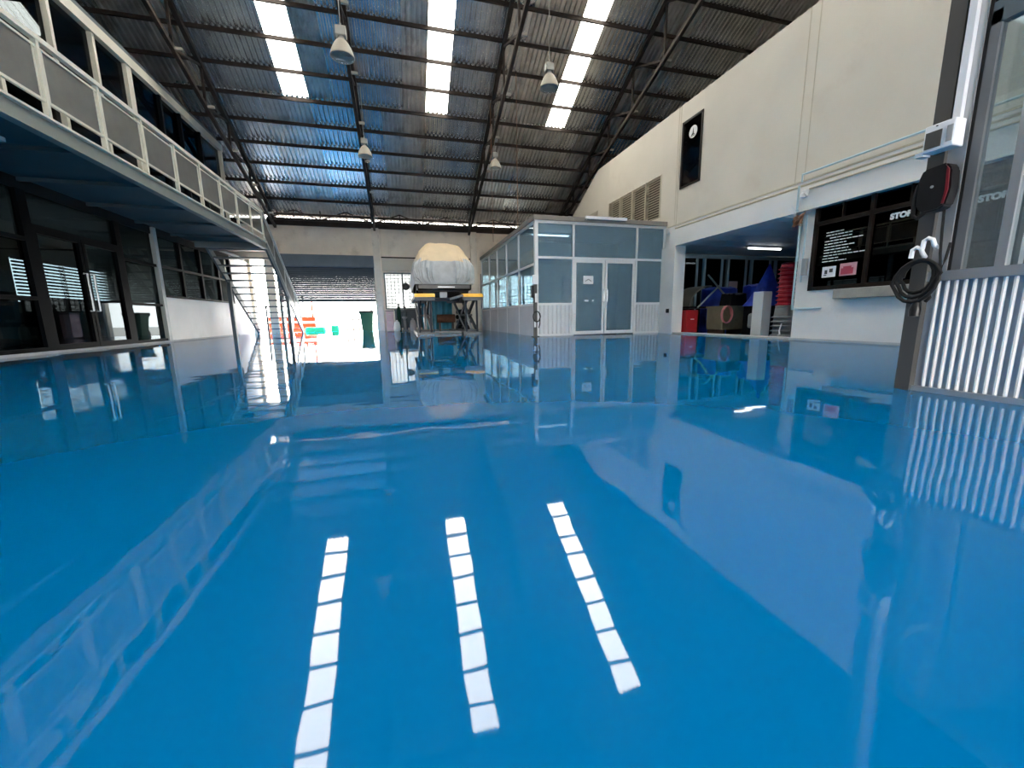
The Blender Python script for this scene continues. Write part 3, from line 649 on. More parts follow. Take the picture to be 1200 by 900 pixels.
k_('ribbed_panel', KX+.012, KX+.04, KY0, 1.545, .028, KZ-.03, 'rib_panel_cool')
rb = None
for k in range(120):
    y = 1.505-k*.0355
    if y < KY0+.05: break
    if rb is None:
        rb = mk('rib', prism(bm_(), [(KX+.013, y-.010), (KX+.002, y-.005), (KX+.002, y+.003), (KX+.013, y+.006)], 'z', .030, KZ-.032), 'rib_ridge', kb)
    else: dup(rb, (0, -k*.0355, 0))
# far side of the cabin, glass between slim posts up to the cream wall
for x in (3.6, 4.5, 5.4): k_('post', x, x+.05, 1.56, 1.61, 0, 2.70, 'alu_silver')
for x0, x1 in ((KX+.1, 3.6), (3.65, 4.5), (4.55, 5.4), (5.45, WR-.12)):
    k_('pane', x0, x1, 1.58, 1.586, .08, 2.70, 'glass_clear'); k_('dado_panel', x0, x1, 1.57, 1.60, 0, .08, 'rib_panel')
tl = empty('tube_light', (4.4, .9, 2.6), 'lit fluorescent tube on the glass cabin ceiling', 'lamp')
mk('housing', B(3.9, 5.0, .85, .95, 2.66, 2.698), 'plastic_white', tl); mk('tube', T([(3.95, .9, 2.645), (4.95, .9, 2.645)], .016, 8), 'tube_dim', tl)
# white conduit and meter box
mk('conduit', B(KX-.035, KX-.007, 1.505, 1.535, 1.405, 2.70), 'plastic_white', label='white plastic conduit running up the silver cabin post', cat='conduit')
mb = empty('meter_box', (KX-.09, 1.53, 1.27), 'white meter box with dark display on the cabin post', 'meter box')
mk('body', bevbox(KX-.11, KX-.031, 1.475, 1.60, 1.27, 1.40, .006), 'plastic_white', mb); mk('display', B(KX-.1145, KX-.109, 1.525, 1.59, 1.285, 1.365), 'pillar_dark', mb)
mk('side_plate', B(KX-.1145, KX-.109, 1.482, 1.505, 1.295, 1.37), 'plastic_gray', mb)
mk('clip', B(KX-.10, KX-.04, 1.60, 1.635, 1.262, 1.285), 'plastic_white', mb); mk('lug', B(KX-.115, KX-.109, 1.545, 1.552, 1.385, 1.39), 'mark_dark', mb)
# wall charger
ch = empty('wall_charger', (KX-.08, 1.53, .97), 'black wall charger with red edge on the dark cabin pillar', 'charger')
b = prism(bm_(), [(1.585, 1.185), (1.49, 1.195), (1.468, 1.16), (1.462, 1.06), (1.475, .985), (1.50, .968), (1.56, .965), (1.598, 1.0), (1.605, 1.07), (1.60, 1.14)], 'x', KX-.105, KX-.031)
bmesh.ops.bevel(b, geom=[e for e in b.edges], offset=.008, segments=2, affect='EDGES'); mk('body', b, 'plastic_black', ch, smooth=True)
b = prism(bm_(), [(1.484, 1.175), (1.474, 1.16), (1.468, 1.06), (1.478, .995), (1.487, .995), (1.479, 1.06), (1.484, 1.155)], 'x', KX-.109, KX-.103); mk('edge_trim', b, 'trim_red', ch, label='dark red edge strip')
mk('holster', T([(KX-.09, 1.60, 1.12), (KX-.095, 1.612, 1.05), (KX-.095, 1.608, .965), (KX-.095, 1.585, .945), (KX-.09, 1.565, .965), (KX-.08, 1.56, .99)], .010, 8), 'rubber_black', ch)
mk('status_light', T([(KX-.106, 1.535, 1.09), (KX-.109, 1.535, 1.09)], .007, 10), 'plastic_gray', ch)
mk('supply_cable', T([(KX-.05, 1.50, .97), (KX-.05, 1.495, .86), (KX-.055, 1.485, .75), (KX-.06, 1.47, .66), (KX-.05, 1.462, .72), (KX-.04, 1.458, .80)], .006, 6), 'rubber_black', ch)
# cable hanger with coil and plug
cb_ = empty('charging_cable', (KX-.08, 1.54, .43), 'coiled black charging cable on white hooks below the charger', 'cable')
pts = []
for k in range(56):
    a = k*2*pi/16; t = k//16; R1 = .066+.011*t+.004*sin(k*.7)
    pts.append((KX-.085-.005*t+.012*sin(a), 1.548+R1*cos(a)*1.05, .635+(.085+.014*t)*sin(a)-.012*t))
pts += [(KX-.085, 1.50, .56), (KX-.085, 1.485, .52), (KX-.085, 1.50, .50)]
mk('coil', T(pts, .0095, 8), 'rubber_black', cb_, smooth=True)
for y, z in ((1.58, .76), (1.535, .80)):
    mk('hook', T([(KX-.035, y-.022, z-.02), (KX-.06, y-.022, z+.0), (KX-.07, y-.018, z+.025), (KX-.07, y, z+.035), (KX-.07, y+.018, z+.025), (KX-.07, y+.022, z-.02)], .011, 8), 'plastic_white', cb_, smooth=True)
mk('plug_lead', T([(KX-.095, 1.50, .56), (KX-.10, 1.515, .52), (KX-.10, 1.53, .48)], .010, 8), 'rubber_black', cb_)
mk('plug', lathe(bm_(), [(.0, 0), (.024, .002), (.026, .04), (.020, .06), (.013, .085), (.0, .09)], (KX-.10, 1.53, .42), 12), 'plastic_black', cb_, smooth=True)

# ---- conduits and small fittings on the right wall
mk('pipe', T([(WR-.03, 5.275, .50), (WR-.03, 5.275, 2.05), (WR-.13, 5.275, 2.10), (WR-.13, 5.275, 2.46)], .016, 8), 'pipe_blue', label='pale blue vertical pipe at the storage bay corner', cat='pipe')
mk('pipe', T([(WR-.03, 5.22, .52), (WR-.03, 4.79, .52)], .016, 8), 'pipe_blue', label='short pale blue pipe stub low on the white wall', cat='pipe')
mk('conduit', T([(WR-.09, 5.27, 2.52), (WR-.09, 5.27, 2.63), (WR-.09, 1.7, 2.63)], .016, 6), 'pipe_blue', label='upper blue grey conduit turning along the right wall', cat='conduit')
mk('conduit', T([(WR-.045, 8.4, 2.47), (WR-.045, 1.7, 2.47)], .018, 6), 'louver_beige', label='long cable conduit along the top of the white beam', cat='conduit')
mk('conduit', T([(WR-.125, 5.1, 2.37), (WR-.125, 1.7, 2.37)], .014, 6), 'louver_beige', label='lower grey conduit above the black window', cat='conduit')
mk('conduit', T([(WR-.03, 5.17, 2.0), (WR-.03, 5.17, .95)], .012, 6), 'pipe_blue', label='thin pipe beside the black window frame', cat='conduit')
jbx = empty('junction_box', (WR-.06, 5.12, 1.05), 'small grey switch box between the pipe and black window', 'switch'); mk('body', bevbox(WR-.06, WR-.002, 5.09, 5.16, 1.05, 1.32, .006), 'plastic_gray', jbx); mk('lid', B(WR-.065, WR-.06, 5.1, 5.15, 1.07, 1.30), 'plastic_gray', jbx)
jbx = empty('wall_socket', (WR-.12, 8.35, .5), 'small dark socket low on the white bay column', 'socket'); mk('body', bevbox(WR-.14, WR-.102, 8.40, 8.48, .50, .60, .006), 'plastic_black', jbx); mk('knob', T([(WR-.14, 8.44, .55), (WR-.16, 8.44, .55)], .02, 10), 'plastic_black', jbx)
wbx = empty('wire_bundle', (WR-.14, 5.18, 1.85), 'tangle of brown wires hanging at the bay corner', 'wires')
rr = random.Random(5)
for k in range(7):
    y = 5.22; z = 1.92; pts = [(WR-.14, y-.1, 2.03)]
    for j in range(7): pts.append((WR-.16+rr.uniform(-.04, .04), y+rr.uniform(-.08, .06), z+rr.uniform(-.09, .09)))
    mk('wire', T(pts, .008, 5), 'wire_brown', wbx)
for dy, dz in ((.16, .18), (.10, .22), (.2, .08)): mk('loose_end', T([(WR-.14, 5.24, 1.95), (WR-.16, 5.24+dy*.6, 1.95+dz*.7), (WR-.17, 5.24+dy, 1.95+dz)], .005, 5), 'plastic_white', wbx)
fx = empty('spot_lamp', (WR-.14, 5.16, 2.3), 'small white spot fitting under the conduit elbow', 'lamp'); mk('base', bevbox(WR-.14, WR-.102, 5.13, 5.22, 2.27, 2.37, .006), 'plastic_white', fx); mk('head', lathe(bm_(), [(.02, 0), (.035, .01), (.03, .06), (.01, .08)], (WR-.17, 5.17, 2.25), 10), 'plastic_white', fx)

# ---- scissor lift with covered car
lf = empty('car_lift', (1.3, 13.5, 0), 'grey scissor car lift with two yellow ended platforms', 'car lift')
LY, LYE, LZ = 11.4, 15.6, 1.05
for x0, x1, inn in ((.36, .90, 1), (1.68, 2.26, -1)):
    mk('platform', B(x0, x1, LY+.04, LYE, LZ-.02, LZ+.09), 'lift_gray', lf)
    e = mk('yellow_end', prism(bm_(), [(LY-.10, LZ-.005), (LY+.22, LZ-.005), (LY+.22, LZ+.11), (LY-.02, LZ+.085)], 'x', x0-.005, x1+.005), 'lift_yellow', lf, label='yellow ramp end')
    mk('end_plate', B(x0, x1, LY-.03, LY+.03, LZ-.10, LZ-.006), 'lift_gray', lf)
    mk('base_frame', B(x0+.02, x1-.02, LY+.1, LYE-.3, 0, .06), 'lift_gray', lf)
    xm = (x0+x1)/2
    for dx in (-.16, .16):
        mk('scissor_arm', M((xm+dx, LY+.3, .08), (xm+dx, LYE-1.2, LZ-.04), .05, .10), 'lift_blue', lf)
        mk('scissor_arm', M((xm+dx*.7, LYE-1.2, .08), (xm+dx*.7, LY+.3, LZ-.04), .05, .10), 'lift_blue', lf)
    for y in (LY+.3, LY+1.35): mk('cross_shaft', T([(xm-.2, y, .09 if y < 12 else .55), (xm+.2, y, .09 if y < 12 else .55)], .03, 8), 'lift_gray', lf)
    mk('leg_front', B(xm-.20, xm-.15, LY+.16, LY+.22, .06, LZ-.02), 'lift_blue', lf); mk('leg_front', B(xm+.12, xm+.17, LY+.16, LY+.22, .06, LZ-.02), 'lift_blue', lf)
    mk('hydraulic_ram', T([(xm, LY+.35, .12), (xm+.05*inn, LY+1.4, .8)], .04, 10), 'alu_silver', lf)
    mk('step_plate', B(x0+.06, x1-.06, LY-.15, LY+.1, 0, .03), 'lift_gray', lf)
mk('ramp_flap', M((1.33, LY+.05, LZ-.06), (1.69, LY+.05, LZ+.04), .3, .06), 'lift_gray', lf, label='tilted grey inner flap')
mk('sync_bar', B(.90, 1.68, LY+.5, LY+.6, .01, .08), 'lift_gray', lf); mk('cross_jack', B(.86, 1.72, 12.3, 12.5, LZ-.08, LZ+.02), 'lift_blue', lf)
# the car
CXm = 1.25
car = empty('covered_car', (CXm, 14.0, LZ+.09), 'car under a beige and silver cover raised on the lift', 'car')
HEM = 1.44
secs = [(11.97, HEM+.03, .74), (11.93, 1.62, .88), (11.92, 1.88, .905), (11.96, 2.10, .91), (12.02, 2.22, .91), (12.14, 2.38, .91), (12.30, 2.55, .91), (12.5, 2.68, .91), (12.9, 2.75, .91), (14.2, 2.72, .91), (15.0, 2.48, .91), (15.4, 2.22, .91), (16.0, 2.08, .91), (16.35, 1.9, .80), (16.4, 1.55, .7)]
def car_mesh():
    b = bm_(); N = 150; rows = []
    for j, (y, zt, w) in enumerate(secs):
        row = []
        for i in range(N+1):
            t = pi*i/N; c, s = cos(t), sin(t)
            x = w*math.copysign(abs(c)**.34, -c); hz = HEM+(zt-HEM)*(s**.42)
            hh = max(0, (hz-1.85)/.9); x *= 1-.36*hh**1.25
            low = max(0, (1.75-hz)/.31); x *= 1-.06*low
            ple = .020*sin(x*34+2*sin(x*5)+.1*j)+.014*sin(x*61+hz*3)
            row.append(b.verts.new((CXm+x+ple*.6*(1 if abs(c) > .6 else .2), y-abs(ple)*(1.6 if j < 4 else .3), hz+.014*sin(x*14+j*.9)*(s > .3))))
        rows.append(row)
    for A, C in zip(rows, rows[1:]):
        for i in range(N): b.faces.new((A[i], A[i+1], C[i+1], C[i]))
    b.faces.new(rows[0]); b.faces.new(rows[-1][::-1]); return b
b = car_mesh(); bmesh.ops.delete(b, geom=[f for f in b.faces if f.calc_center_median().z <= 2.13], context='FACES'); mk('cover_top', b, 'cover_beige', car, label='beige fabric top of the car cover', smooth=True)
b = car_mesh(); bmesh.ops.delete(b, geom=[f for f in b.faces if f.calc_center_median().z > 2.13], context='FACES'); mk('cover_skirt', b, 'cover_silver', car, label='silver grey pleated skirt of the car cover', smooth=True)
mk('bumper', bevbox(CXm-.80, CXm+.80, 11.98, 12.3, 1.27, 1.48, .05), 'car_black', car); mk('underbody', B(CXm-.74, CXm+.74, 12.3, 16.1, 1.26, 1.46), 'car_black', car)
mk('chrome_strip', B(CXm-.2, CXm+.3, 11.97, 11.985, 1.36, 1.375), 'alu_silver', car)
for x in (CXm-.70, CXm+.70):
    for y in (12.85, 15.4): mk('wheel', T([(x-.1, y, LZ+.09+.29), (x+.1, y, LZ+.09+.29)], .29, 20), 'tyre', car)
mk('light_patch_block', bevbox(1.13, 1.36, 12.32, 12.48, LZ+.021, LZ+.20, .03), 'plastic_white', label='white block imitating a light patch under the raised car', cat='light patch')  # added block that imitates a patch of light under the car
def fan(x, lab):
    z = 1.75; t = empty('round_fan', (x, YF-.1, z), lab, 'fan', 'round fans in the barred windows')
    mk('bracket', T([(x+.34, YF+.045, z-.04), (x+.30, YF-.08, z-.04), (x+.10, YF-.10, z)], .022, 8), 'pillar_dark', t)
    mk('rim', T([(x+.13*cos(a*pi/12), YF-.12, z+.13*sin(a*pi/12)) for a in range(24)], .018, 6, True), 'pillar_dark', t)
    mk('guard', T([(x, YF-.09, z), (x, YF-.07, z)], .13, 22), 'pillar_dark', t); mk('motor', lathe(bm_(), [(.05, -.05), (.06, 0), (.05, .05)], (x, YF-.10, z), 12), 'pillar_dark', t)
    for k in range(4):
        a = k*pi/2+.4; mk('blade', M((x+.04*cos(a), YF-.12, z+.04*sin(a)), (x+.125*cos(a), YF-.115, z+.125*sin(a)), .02, .10), 'pillar_dark', t)
fan(.2, 'dark round fan in the barred window left of the car')
fan(4.02, 'dark round fan in the barred window behind the cubicle')

# ---- things along the far wall
cab = empty('tool_cabinet', (-.47, 16.2, 0), 'pinkish grey metal cabinet by the far column', 'cabinet')
mk('body', bevbox(-.60, -.34, 16.0, 16.4, .03, .76, .01), 'card_pink', cab); mk('top', B(-.62, -.32, 15.98, 16.42, .76, .79), 'steel_dark_gray', cab)
for z in (.12, .42):
    dw = mk('drawer', B(-.58, -.36, 15.985, 16.0, z, z+.27), 'card_pink', cab); mk('handle', B(-.52, -.42, 15.965, 15.985, z+.2, z+.22), 'alu_silver', dw)
for x, h, r, lab in ((-.13, 1.04, .075, 'tall dark green gas cylinder beside the cabinet'), (.10, .92, .085, 'shorter black gas cylinder below the round mirror')):
    g = empty('gas_cylinder', (x, 16.2, 0), lab, 'gas cylinder', 'gas cylinders at the far wall')
    mk('body', lathe(bm_(), [(r*.9, 0), (r, .03), (r, h-.25), (r*.8, h-.16), (r*.35, h-.1), (r*.3, h-.04)], (x, 16.2, 0), 16), 'bin_green' if x < 0 else 'steel_dark_gray', g, smooth=True)
    mk('valve', B(x-.05, x+.05, 16.18, 16.22, h-.05, h), 'pillar_dark', g)
for x, y, h, lab in ((-.22, 15.75, .42, 'crumpled white sack on the floor by the gas cylinders'), (.37, 15.7, .48, 'upright white sack beside the lift platform')):
    mk('sack', lathe(bm_(), [(.10, 0), (.13, .06), (.12, h*.5), (.09, h*.8), (.03, h*.93), (.05, h)], (x, y, 0), 11), 'barrier_white', label=lab, cat='sack', group='white sacks', smooth=True)
mk('pedestal', lathe(bm_(), [(.12, 0), (.12, .03), (.05, .06), (.05, .45), (.1, .5), (.1, .55)], (.08, 15.80, 0), 14), 'plastic_gray', label='grey pedestal stool in front of the gas cylinders', cat='stool')
wbch = empty('workbench', (.4, 16.6, 0), 'dark workbench under the barred window', 'workbench')
mk('top', B(-.3, 1.3, 16.45, 16.97, .78, .83), 'steel_dark_gray', wbch)
for x in (-.28, 1.24): mk('leg', B(x, x+.05, 16.47, 16.52, 0, .78), 'steel_dark_gray', wbch); mk('leg', B(x, x+.05, 16.9, 16.95, 0, .78), 'steel_dark_gray', wbch)
mk('back_panel', B(-.25, 1.25, 16.93, 16.96, .1, .78), 'steel_dark_gray', wbch)
# hanging translucent cyan sheet behind the lift, with wavy folds
b = bm_(); r0 = []; r1 = []
for i in range(25):
    x = .75+i*.05; y = 16.2+.03*sin(i*1.1); r0.append((b.verts.new((x, y, .02)), b.verts.new((x, y+.012, .02)))); r1.append((b.verts.new((x, y+.02*cos(i*.7), 1.18)), b.verts.new((x, y+.012+.02*cos(i*.7), 1.18))))
for i in range(24):
    b.faces.new((r0[i][0], r0[i+1][0], r1[i+1][0], r1[i][0])); b.faces.new((r0[i][1], r0[i+1][1], r1[i+1][1], r1[i][1])); b.faces.new((r1[i][0], r1[i+1][0], r1[i+1][1], r1[i][1]))
mk('plastic_sheet', b, 'sheet_cyan', label='bright cyan plastic sheet standing behind the lift', cat='sheet', smooth=True)
mk('white_post', bevbox(1.0, 1.12, 15.75, 15.85, 0, 1.12, .01), 'paint_white', label='white timber post under the lift', cat='post')
dr = empty('oil_drum', (1.65, 15.9, 0), 'rusty brown drum lying under the right lift platform', 'drum')
mk('body', T([(1.30, 15.8, .45), (2.0, 15.8, .45)], .16, 18), 'rust_brown', dr, smooth=True)
for x in (1.40, 1.90): mk('cradle', B(x-.03, x+.03, 15.66, 15.94, 0, .30), 'wood_dark', dr)
for x, y, z, lab in ((2.35, 15.9, 0, 'tyre at the bottom of the pile beside the cubicle'), (2.37, 15.92, .2, 'second tyre of the pile beside the cubicle'), (2.34, 15.9, .4, 'third tyre of the pile beside the cubicle'), (2.36, 15.9, .6, 'top tyre of the pile beside the cubicle')):
    mk('tyre', lathe(bm_(), [(.17, 0), (.27, .02), (.30, .06), (.30, .14), (.27, .18), (.17, .195), (.16, .1)], (x, y, z), 22), 'tyre', label=lab, cat='tyre', group='tyres piled by the cubicle', smooth=True)

# ---- hanging high bay lamps and cords
def highbay(x, y, z, lab):
    t = empty('high_bay_lamp', (x, y, z), lab, 'lamp', 'high bay lamps hung from the trusses')
    rf = mk('reflector', lathe(bm_(), [(.185, 0), (.19, .01), (.165, .10), (.125, .18), (.085, .235), (.07, .25)], (x, y, z), 24), 'steel_pale', t, smooth=True)
    mk('lens', lathe(bm_(), [(.02, -.035), (.10, -.028), (.17, -.004), (.175, 0)], (x, y, z), 24), 'lens_glass', rf, smooth=True)
    mk('neck', lathe(bm_(), [(.06, .25), (.05, .28), (.05, .30)], (x, y, z), 12), 'lamp_housing', t)
    mk('ballast_box', bevbox(x-.085, x+.085, y-.07, y+.07, z+.30, z+.44, .012), 'lamp_housing', t); mk('hook', T([(x, y, z+.44), (x, y, z+.50)], .018, 6), 'lamp_housing', t)
    mk('suspension', T([(x, y, z+.50), (x, y, roof(y)-.10)], .008, 5), 'lamp_housing', t)
highbay(-.70, 7.75, 4.72, 'large pendant high bay lamp beside the left skylight'); highbay(-.72, 12.2, 4.83, 'small distant pendant lamp near the left middle truss')
highbay(3.10, 8.2, 4.95, 'large pendant high bay lamp near the right skylight'); highbay(3.0, 12.6, 4.95, 'small distant pendant lamp near the right middle truss')
mk('hanging_cord', T([(2.8, 12.2, 2.72), (2.8, 12.2, roof(12.2)-.1)], .007, 5), 'wire_brown', label='thin cord hanging below the distant right pendant lamp', cat='cord')
mk('hanging_cord', T([(3.35, 11.4, 2.72), (3.35, 11.4, roof(11.4)-.1)], .007, 5), 'wire_brown', label='thin cord dropping to the cubicle roof edge', cat='cord')

# ---- storage bay contents
rb_ = empty('red_cabinet', (6.72, 8.35, 0), 'small red metal cabinet at the bay column', 'cabinet')
mk('body', bevbox(6.64, 6.98, 8.20, 8.62, .02, .56, .012), 'paint_red', rb_); dw = mk('door', B(6.66, 6.96, 8.188, 8.20, .05, .53), 'paint_red', rb_); mk('badge', B(6.76, 6.86, 8.184, 8.188, .33, .35), 'text_white', dw); mk('foot', B(6.66, 6.96, 8.22, 8.60, 0, .02), 'plastic_black', rb_)
hd = empty('curved_hood', (7.3, 8.6, 0), 'grey half barrel hood on a dark frame behind the red cabinet', 'hood')
b = bm_(); pf = [(6.80+.62*(1-cos(a)), .66+.50*sin(a)) for a in [pi*k/2/12 for k in range(13)]]; pf2 = [(6.83+.60*(1-cos(a)), .66+.465*sin(a)) for a in [pi*k/2/12 for k in range(12, -1, -1)]]
mk('shell', prism(b, pf+pf2, 'y', 8.30, 8.95), 'hood_metal', hd); mk('end_plate', prism(bm_(), pf+[(7.42, .66)], 'y', 8.93, 8.96), 'hood_metal', hd)
mk('frame', B(6.80, 7.44, 8.32, 8.94, .60, .65), 'plastic_black', hd)
for x in (7.05, 7.38): mk('leg', B(x, x+.04, 8.66, 8.70, 0, .60), 'plastic_black', hd); mk('leg', B(x, x+.04, 8.88, 8.92, 0, .60), 'plastic_black', hd)
mk('brace', M((7.02, 8.28, .62), (7.62, 8.28, 1.15), .03, .03), 'steel_gray_paint', hd); mk('brace', M((7.25, 8.26, 1.40), (7.95, 8.26, .78), .03, .03), 'steel_gray_paint', hd)
cr = empty('olive_crate', (7.4, 7.8, 0), 'worn olive metal crate in front of the blue tarps', 'crate')
mk('body', bevbox(7.10, 7.80, 7.55, 8.05, .09, .62, .015), 'olive_metal', cr); mk('rim', B(7.08, 7.82, 7.53, 8.07, .60, .64), 'olive_metal', cr)
for x in (7.14, 7.70): mk('runner', B(x, x+.06, 7.56, 8.04, 0, .09), 'wood_dark', cr)
mk('hose_coil', T([(7.14+.14*cos(a*.52), 7.50-.002*a, .44+.19*sin(a*.52)) for a in range(30)], .016, 6), 'pink_hose', label='pink hose coil hanging on the olive crate', cat='hose')
def tarp(name, x0, x1, y0, y1, z0, z1, lab, mat='tarp_blue', peak=None, seed=0):
    rr = random.Random(seed); b = bm_(); n, mm = 16, 7; rows = []
    for j in range(mm+1):
        t = j/mm; row = []
        for i in range(n*2):
            a = 2*pi*i/(n*2); c, s = cos(a), sin(a); q = .45
            ux = math.copysign(abs(c)**q, c); uy = math.copysign(abs(s)**q, s); sc = (1-.10*t) if not peak else (1-t**.8*.97)
            if j == mm and not peak: sc = .55
            fold = 1+.05*sin(a*9+seed)*(1-t)
            cx = (x0+x1)/2+((peak[0]-(x0+x1)/2)*t if peak else 0); cy = (y0+y1)/2+((peak[1]-(y0+y1)/2)*t if peak else 0)
            row.append(b.verts.new((cx+ux*(x1-x0)/2*sc*fold, cy+uy*(y1-y0)/2*sc*fold, z0+(z1-z0)*(min(1, t*1.12) if not peak else t)+rr.uniform(-.025, .025)*(0 < j))))
        rows.append(row)
    for A, C in zip(rows, rows[1:]):
        for i in range(n*2): b.faces.new((A[i], A[(i+1) % (n*2)], C[(i+1) % (n*2)], C[i]))
    b.faces.new(rows[0]); b.faces.new(rows[-1]); return mk(name, b, mat, label=lab, cat='tarp', smooth=True)
tarp('tarp_bundle', 7.62, 8.40, 8.34, 9.05, 0, 1.13, 'blue tarp bundle beside the grey hood', seed=1)
tarp('tarp_bundle', 8.12, 8.70, 7.75, 8.15, 0, 1.15, 'taller blue tarp bundle behind the white box', seed=2)
tarp('peaked_tarp', 7.46, 8.34, 6.92, 7.46, .62, 1.52, 'blue tarp drawn up to a peak like a tent', peak=(7.95, 7.2), seed=3)
mk('tarp_stand', B(7.55, 8.25, 6.98, 7.42, 0, .62), 'plastic_black', label='dark box carrying the peaked blue tarp', cat='box')
tarp('dark_bundle', 7.35, 7.9, 7.62, 8.0, .64, .92, 'dark cloth heap on top of the olive crate', mat='rubber_black', seed=4)
tarp('dark_bundle', 7.93, 8.13, 7.52, 7.70, 0, .8, 'dark bagged bundle right of the olive crate', mat='rubber_black', seed=5)
mt = empty('motor_unit', (7.26, 6.8, 0), 'grey motor unit on small wheels left of the white box', 'motor')
mk('body', bevbox(7.12, 7.40, 6.68, 6.9, .14, .46, .05), 'plastic_gray', mt)
for x in (7.15, 7.33): mk('wheel', T([(x, 6.75, .07), (x+.04, 6.75, .07)], .07, 12), 'tyre', mt); mk('axle', B(x, x+.04, 6.70, 6.88, .06, .15), 'plastic_black', mt)
wbx2 = empty('white_box', (7.1, 6.4, 0), 'tall narrow white box standing in the bay', 'box')
mk('body', bevbox(6.95, 7.17, 6.38, 6.62, .0, .87, .006), 'paint_white', wbx2); mk('flap', B(6.95, 7.17, 6.39, 6.61, .87, .885), 'plastic_white', wbx2)
def stool_stack(x, y, n, z0, mat, name, lab, grp, r=.17, dz=.085, h=.2):
    for k in range(n):
        z = z0+k*dz; q = empty(name, (x, y, z), lab(k), 'stool', grp)
        mk('seat', lathe(bm_(), [(r*.86, h), (r*.92, h+.015), (r*.90, h+.035), (r*.6, h+.045), (.01, h+.045)], (x, y, z), 14), mat, q, smooth=True)
        mk('skirt', lathe(bm_(), [(r*1.06, .0), (r*1.24, .004), (r*1.22, .022), (r*.99, .034), (r*.90, h)], (x, y, z), 14), mat, q, smooth=True)
O = ['lowest', 'second', 'third', 'fourth', 'fifth', 'sixth', 'seventh', 'eighth', 'ninth', 'tenth']
stool_stack(7.32, 6.22, 5, 0, 'plastic_gray', 'grey_stool', lambda k: O[k]+' grey stool of the stack under the red stools', 'stacked grey stools', dz=.09)
stool_stack(7.32, 6.22, 9, .606, 'plastic_red', 'red_stool', lambda k: O[k]+' red plastic stool of the left red stack', 'stacked red stools left', r=.13, dz=.085, h=.09)
stool_stack(7.62, 5.76, 4, 0, 'plastic_gray', 'grey_stool', lambda k: O[k]+' grey stool of the stack nearest the bay corner', 'stacked grey stools corner', dz=.09)
stool_stack(7.62, 5.76, 9, .516, 'plastic_red', 'red_stool', lambda k: O[k]+' red plastic stool of the stack nearest the bay corner', 'stacked red stools right', r=.13, dz=.09, h=.09)
mk('loose_cable', T([(7.15, 6.1, .25), (7.05, 6.05, .12), (6.95, 5.95, .05), (6.85, 5.9, .045)], .014, 6), 'plastic_white', label='white cable end drooping below the grey stools', cat='cable')
mk('wall_notice', B(8.92, 9.22, BYW-.006, BYW-.001, 1.12, 1.36), 'card_pink', label='pale pink notice on the bay partition', cat='notice')

# ---- office interior behind the dark glass
fd = empty('folding_table', (-6.2, 6.6, .01), 'folding table with crossed grey legs behind the dark glass', 'table')
mk('top', B(-6.8, -5.9, 5.6, 7.6, .82, .86), 'plastic_gray', fd)
for x in (-6.7, -6.0):
    mk('leg', M((x, 5.8, .03), (x, 7.3, .82), .04, .05), 'alu_silver', fd); mk('leg', M((x+.05, 7.3, .03), (x+.05, 5.8, .82), .04, .05), 'alu_silver', fd)
mk('foot_bar', B(-6.75, -5.95, 5.72, 5.78, .01, .05), 'alu_silver', fd); mk('foot_bar', B(-6.75, -5.95, 7.3, 7.36, .01, .05), 'alu_silver', fd)
oc = empty('office_chair', (-6.6, 9.2, .01), 'black office chair inside the double glass door', 'chair')
mk('seat', bevbox(-6.85, -6.35, 8.95, 9.45, .42, .50, .03), 'plastic_black', oc); mk('backrest', bevbox(-6.88, -6.82, 8.97, 9.43, .55, 1.05, .02), 'plastic_black', oc)
mk('stem', T([(-6.6, 9.2, .1), (-6.6, 9.2, .42)], .03, 8), 'alu_silver', oc); mk('back_bar', B(-6.87, -6.83, 9.17, 9.23, .48, .6), 'plastic_black', oc)
for k in range(5): mk('base_arm', M((-6.6, 9.2, .1), (-6.6+.28*cos(k*1.257), 9.2+.28*sin(k*1.257), .04), .04, .04), 'plastic_black', oc)
ds = empty('reception_desk', (-8.0, 12.6, .01), 'white reception desk inside the left office', 'desk')
mk('front_panel', B(-7.6, -7.54, 11.6, 14.2, .01, 1.0), 'paint_white', ds); mk('desk_top', B(-8.3, -7.5, 11.55, 14.25, 1.0, 1.04), 'plastic_white', ds); mk('side_panel', B(-8.25, -7.6, 11.6, 11.66, .01, 1.0), 'paint_white', ds); mk('side_panel', B(-8.25, -7.6, 14.14, 14.2, .01, 1.0), 'paint_white', ds)

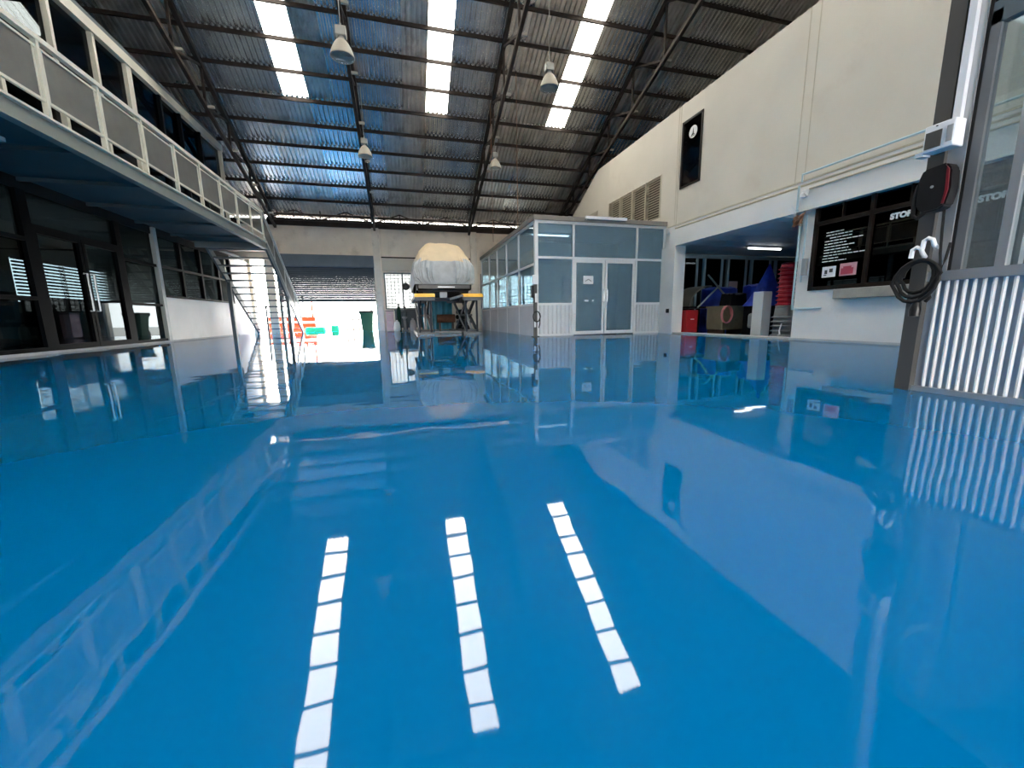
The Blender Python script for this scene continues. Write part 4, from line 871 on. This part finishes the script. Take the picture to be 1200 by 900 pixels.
# ---- yard outside the roller door
def barrier(x, y, lab):
    t = empty('road_barrier', (x, y, -.03), lab, 'barrier', 'orange barriers in the yard')
    mk('body', prism(bm_(), [(x-.42, -.03), (x+.42, -.03), (x+.42, .62), (x-.42, .62)], 'y', y-.10, y+.10), 'barrier_orange', t)
    mk('foot', prism(bm_(), [(y-.22, -.03), (y+.22, -.03), (y+.10, .22), (y-.10, .22)], 'x', x-.44, x+.44), 'barrier_orange', t)
    mk('white_band', B(x-.43, x+.43, y-.108, y+.108, .33, .43), 'barrier_white', t)
barrier(-5.05, 19.0, 'orange road barrier farthest left outside the door'); barrier(-4.1, 19.05, 'orange road barrier visible right of the stair foot')
wb2 = empty('wheelie_bin', (-1.42, 17.75, 0), 'dark green wheelie bin at the right edge of the open door', 'bin')
b = bm_(); A = [b.verts.new(p) for p in ((-1.63, 17.55, -.02), (-1.25, 17.55, -.02), (-1.25, 17.95, -.02), (-1.63, 17.95, -.02))]; C = [b.verts.new(p) for p in ((-1.70, 17.5, .74), (-1.18, 17.5, .74), (-1.18, 18.02, .74), (-1.70, 18.02, .74))]
b.faces.new(A); b.faces.new(C)
for i in range(4): b.faces.new((A[i], A[(i+1) % 4], C[(i+1) % 4], C[i]))
mk('body', b, 'bin_green', wb2); mk('lid', bevbox(-1.74, -1.14, 17.46, 18.06, .74, .83, .02), 'rubber_black', wb2)
for x in (-1.62, -1.26): mk('wheel', T([(x-.03, 17.97, .07), (x+.03, 17.97, .07)], .09, 12), 'tyre', wb2)
mk('rim', B(-1.72, -1.16, 17.48, 18.04, .70, .74), 'bin_green', wb2)
tarp('teal_bag', -3.95, -3.15, 18.0, 18.5, -.03, .16, 'teal cloth bundle lying on the yard by the barriers', mat='teal_cloth', seed=8); tarp('teal_bag', -2.95, -2.65, 18.2, 18.5, -.03, .22, 'small teal bag on the yard near the door centre', mat='teal_cloth', seed=9)
for x, h, mt, lab in ((-4.0, 1.5, 'barrier_orange', 'red pole behind the orange barriers'), (-4.35, 1.6, 'steel_dark_gray', 'grey pole behind the orange barriers')):
    q = empty('yard_pole', (x, 20.2, -.03), lab, 'pole'); mk('shaft', T([(x, 20.2, 0), (x, 20.2, h)], .04, 8), mt, q); mk('foot', lathe(bm_(), [(.15, -.03), (.15, .0), (.05, .04)], (x, 20.2, 0), 12), mt, q)
bk = empty('yard_crates', (-2.1, 19.0, -.03), 'low pale crate with dark gaps left of the green bin', 'crate')
mk('board', B(-2.4, -1.85, 18.8, 18.84, .42, .48), 'barrier_white', bk); mk('board', B(-2.4, -1.85, 18.8, 18.84, .62, .70), 'barrier_white', bk)
for x in (-2.4, -2.15, -1.9): mk('leg', B(x, x+.05, 18.8, 18.86, -.03, .62), 'wood_dark', bk)

# ================================================================== enlarge everything once to true size
for me in bpy.data.meshes: me.transform(Matrix.Scale(S, 4))
for o in COL.objects:
    if o is not cam: o.location = o.location*S
cam.location = cam.location*S
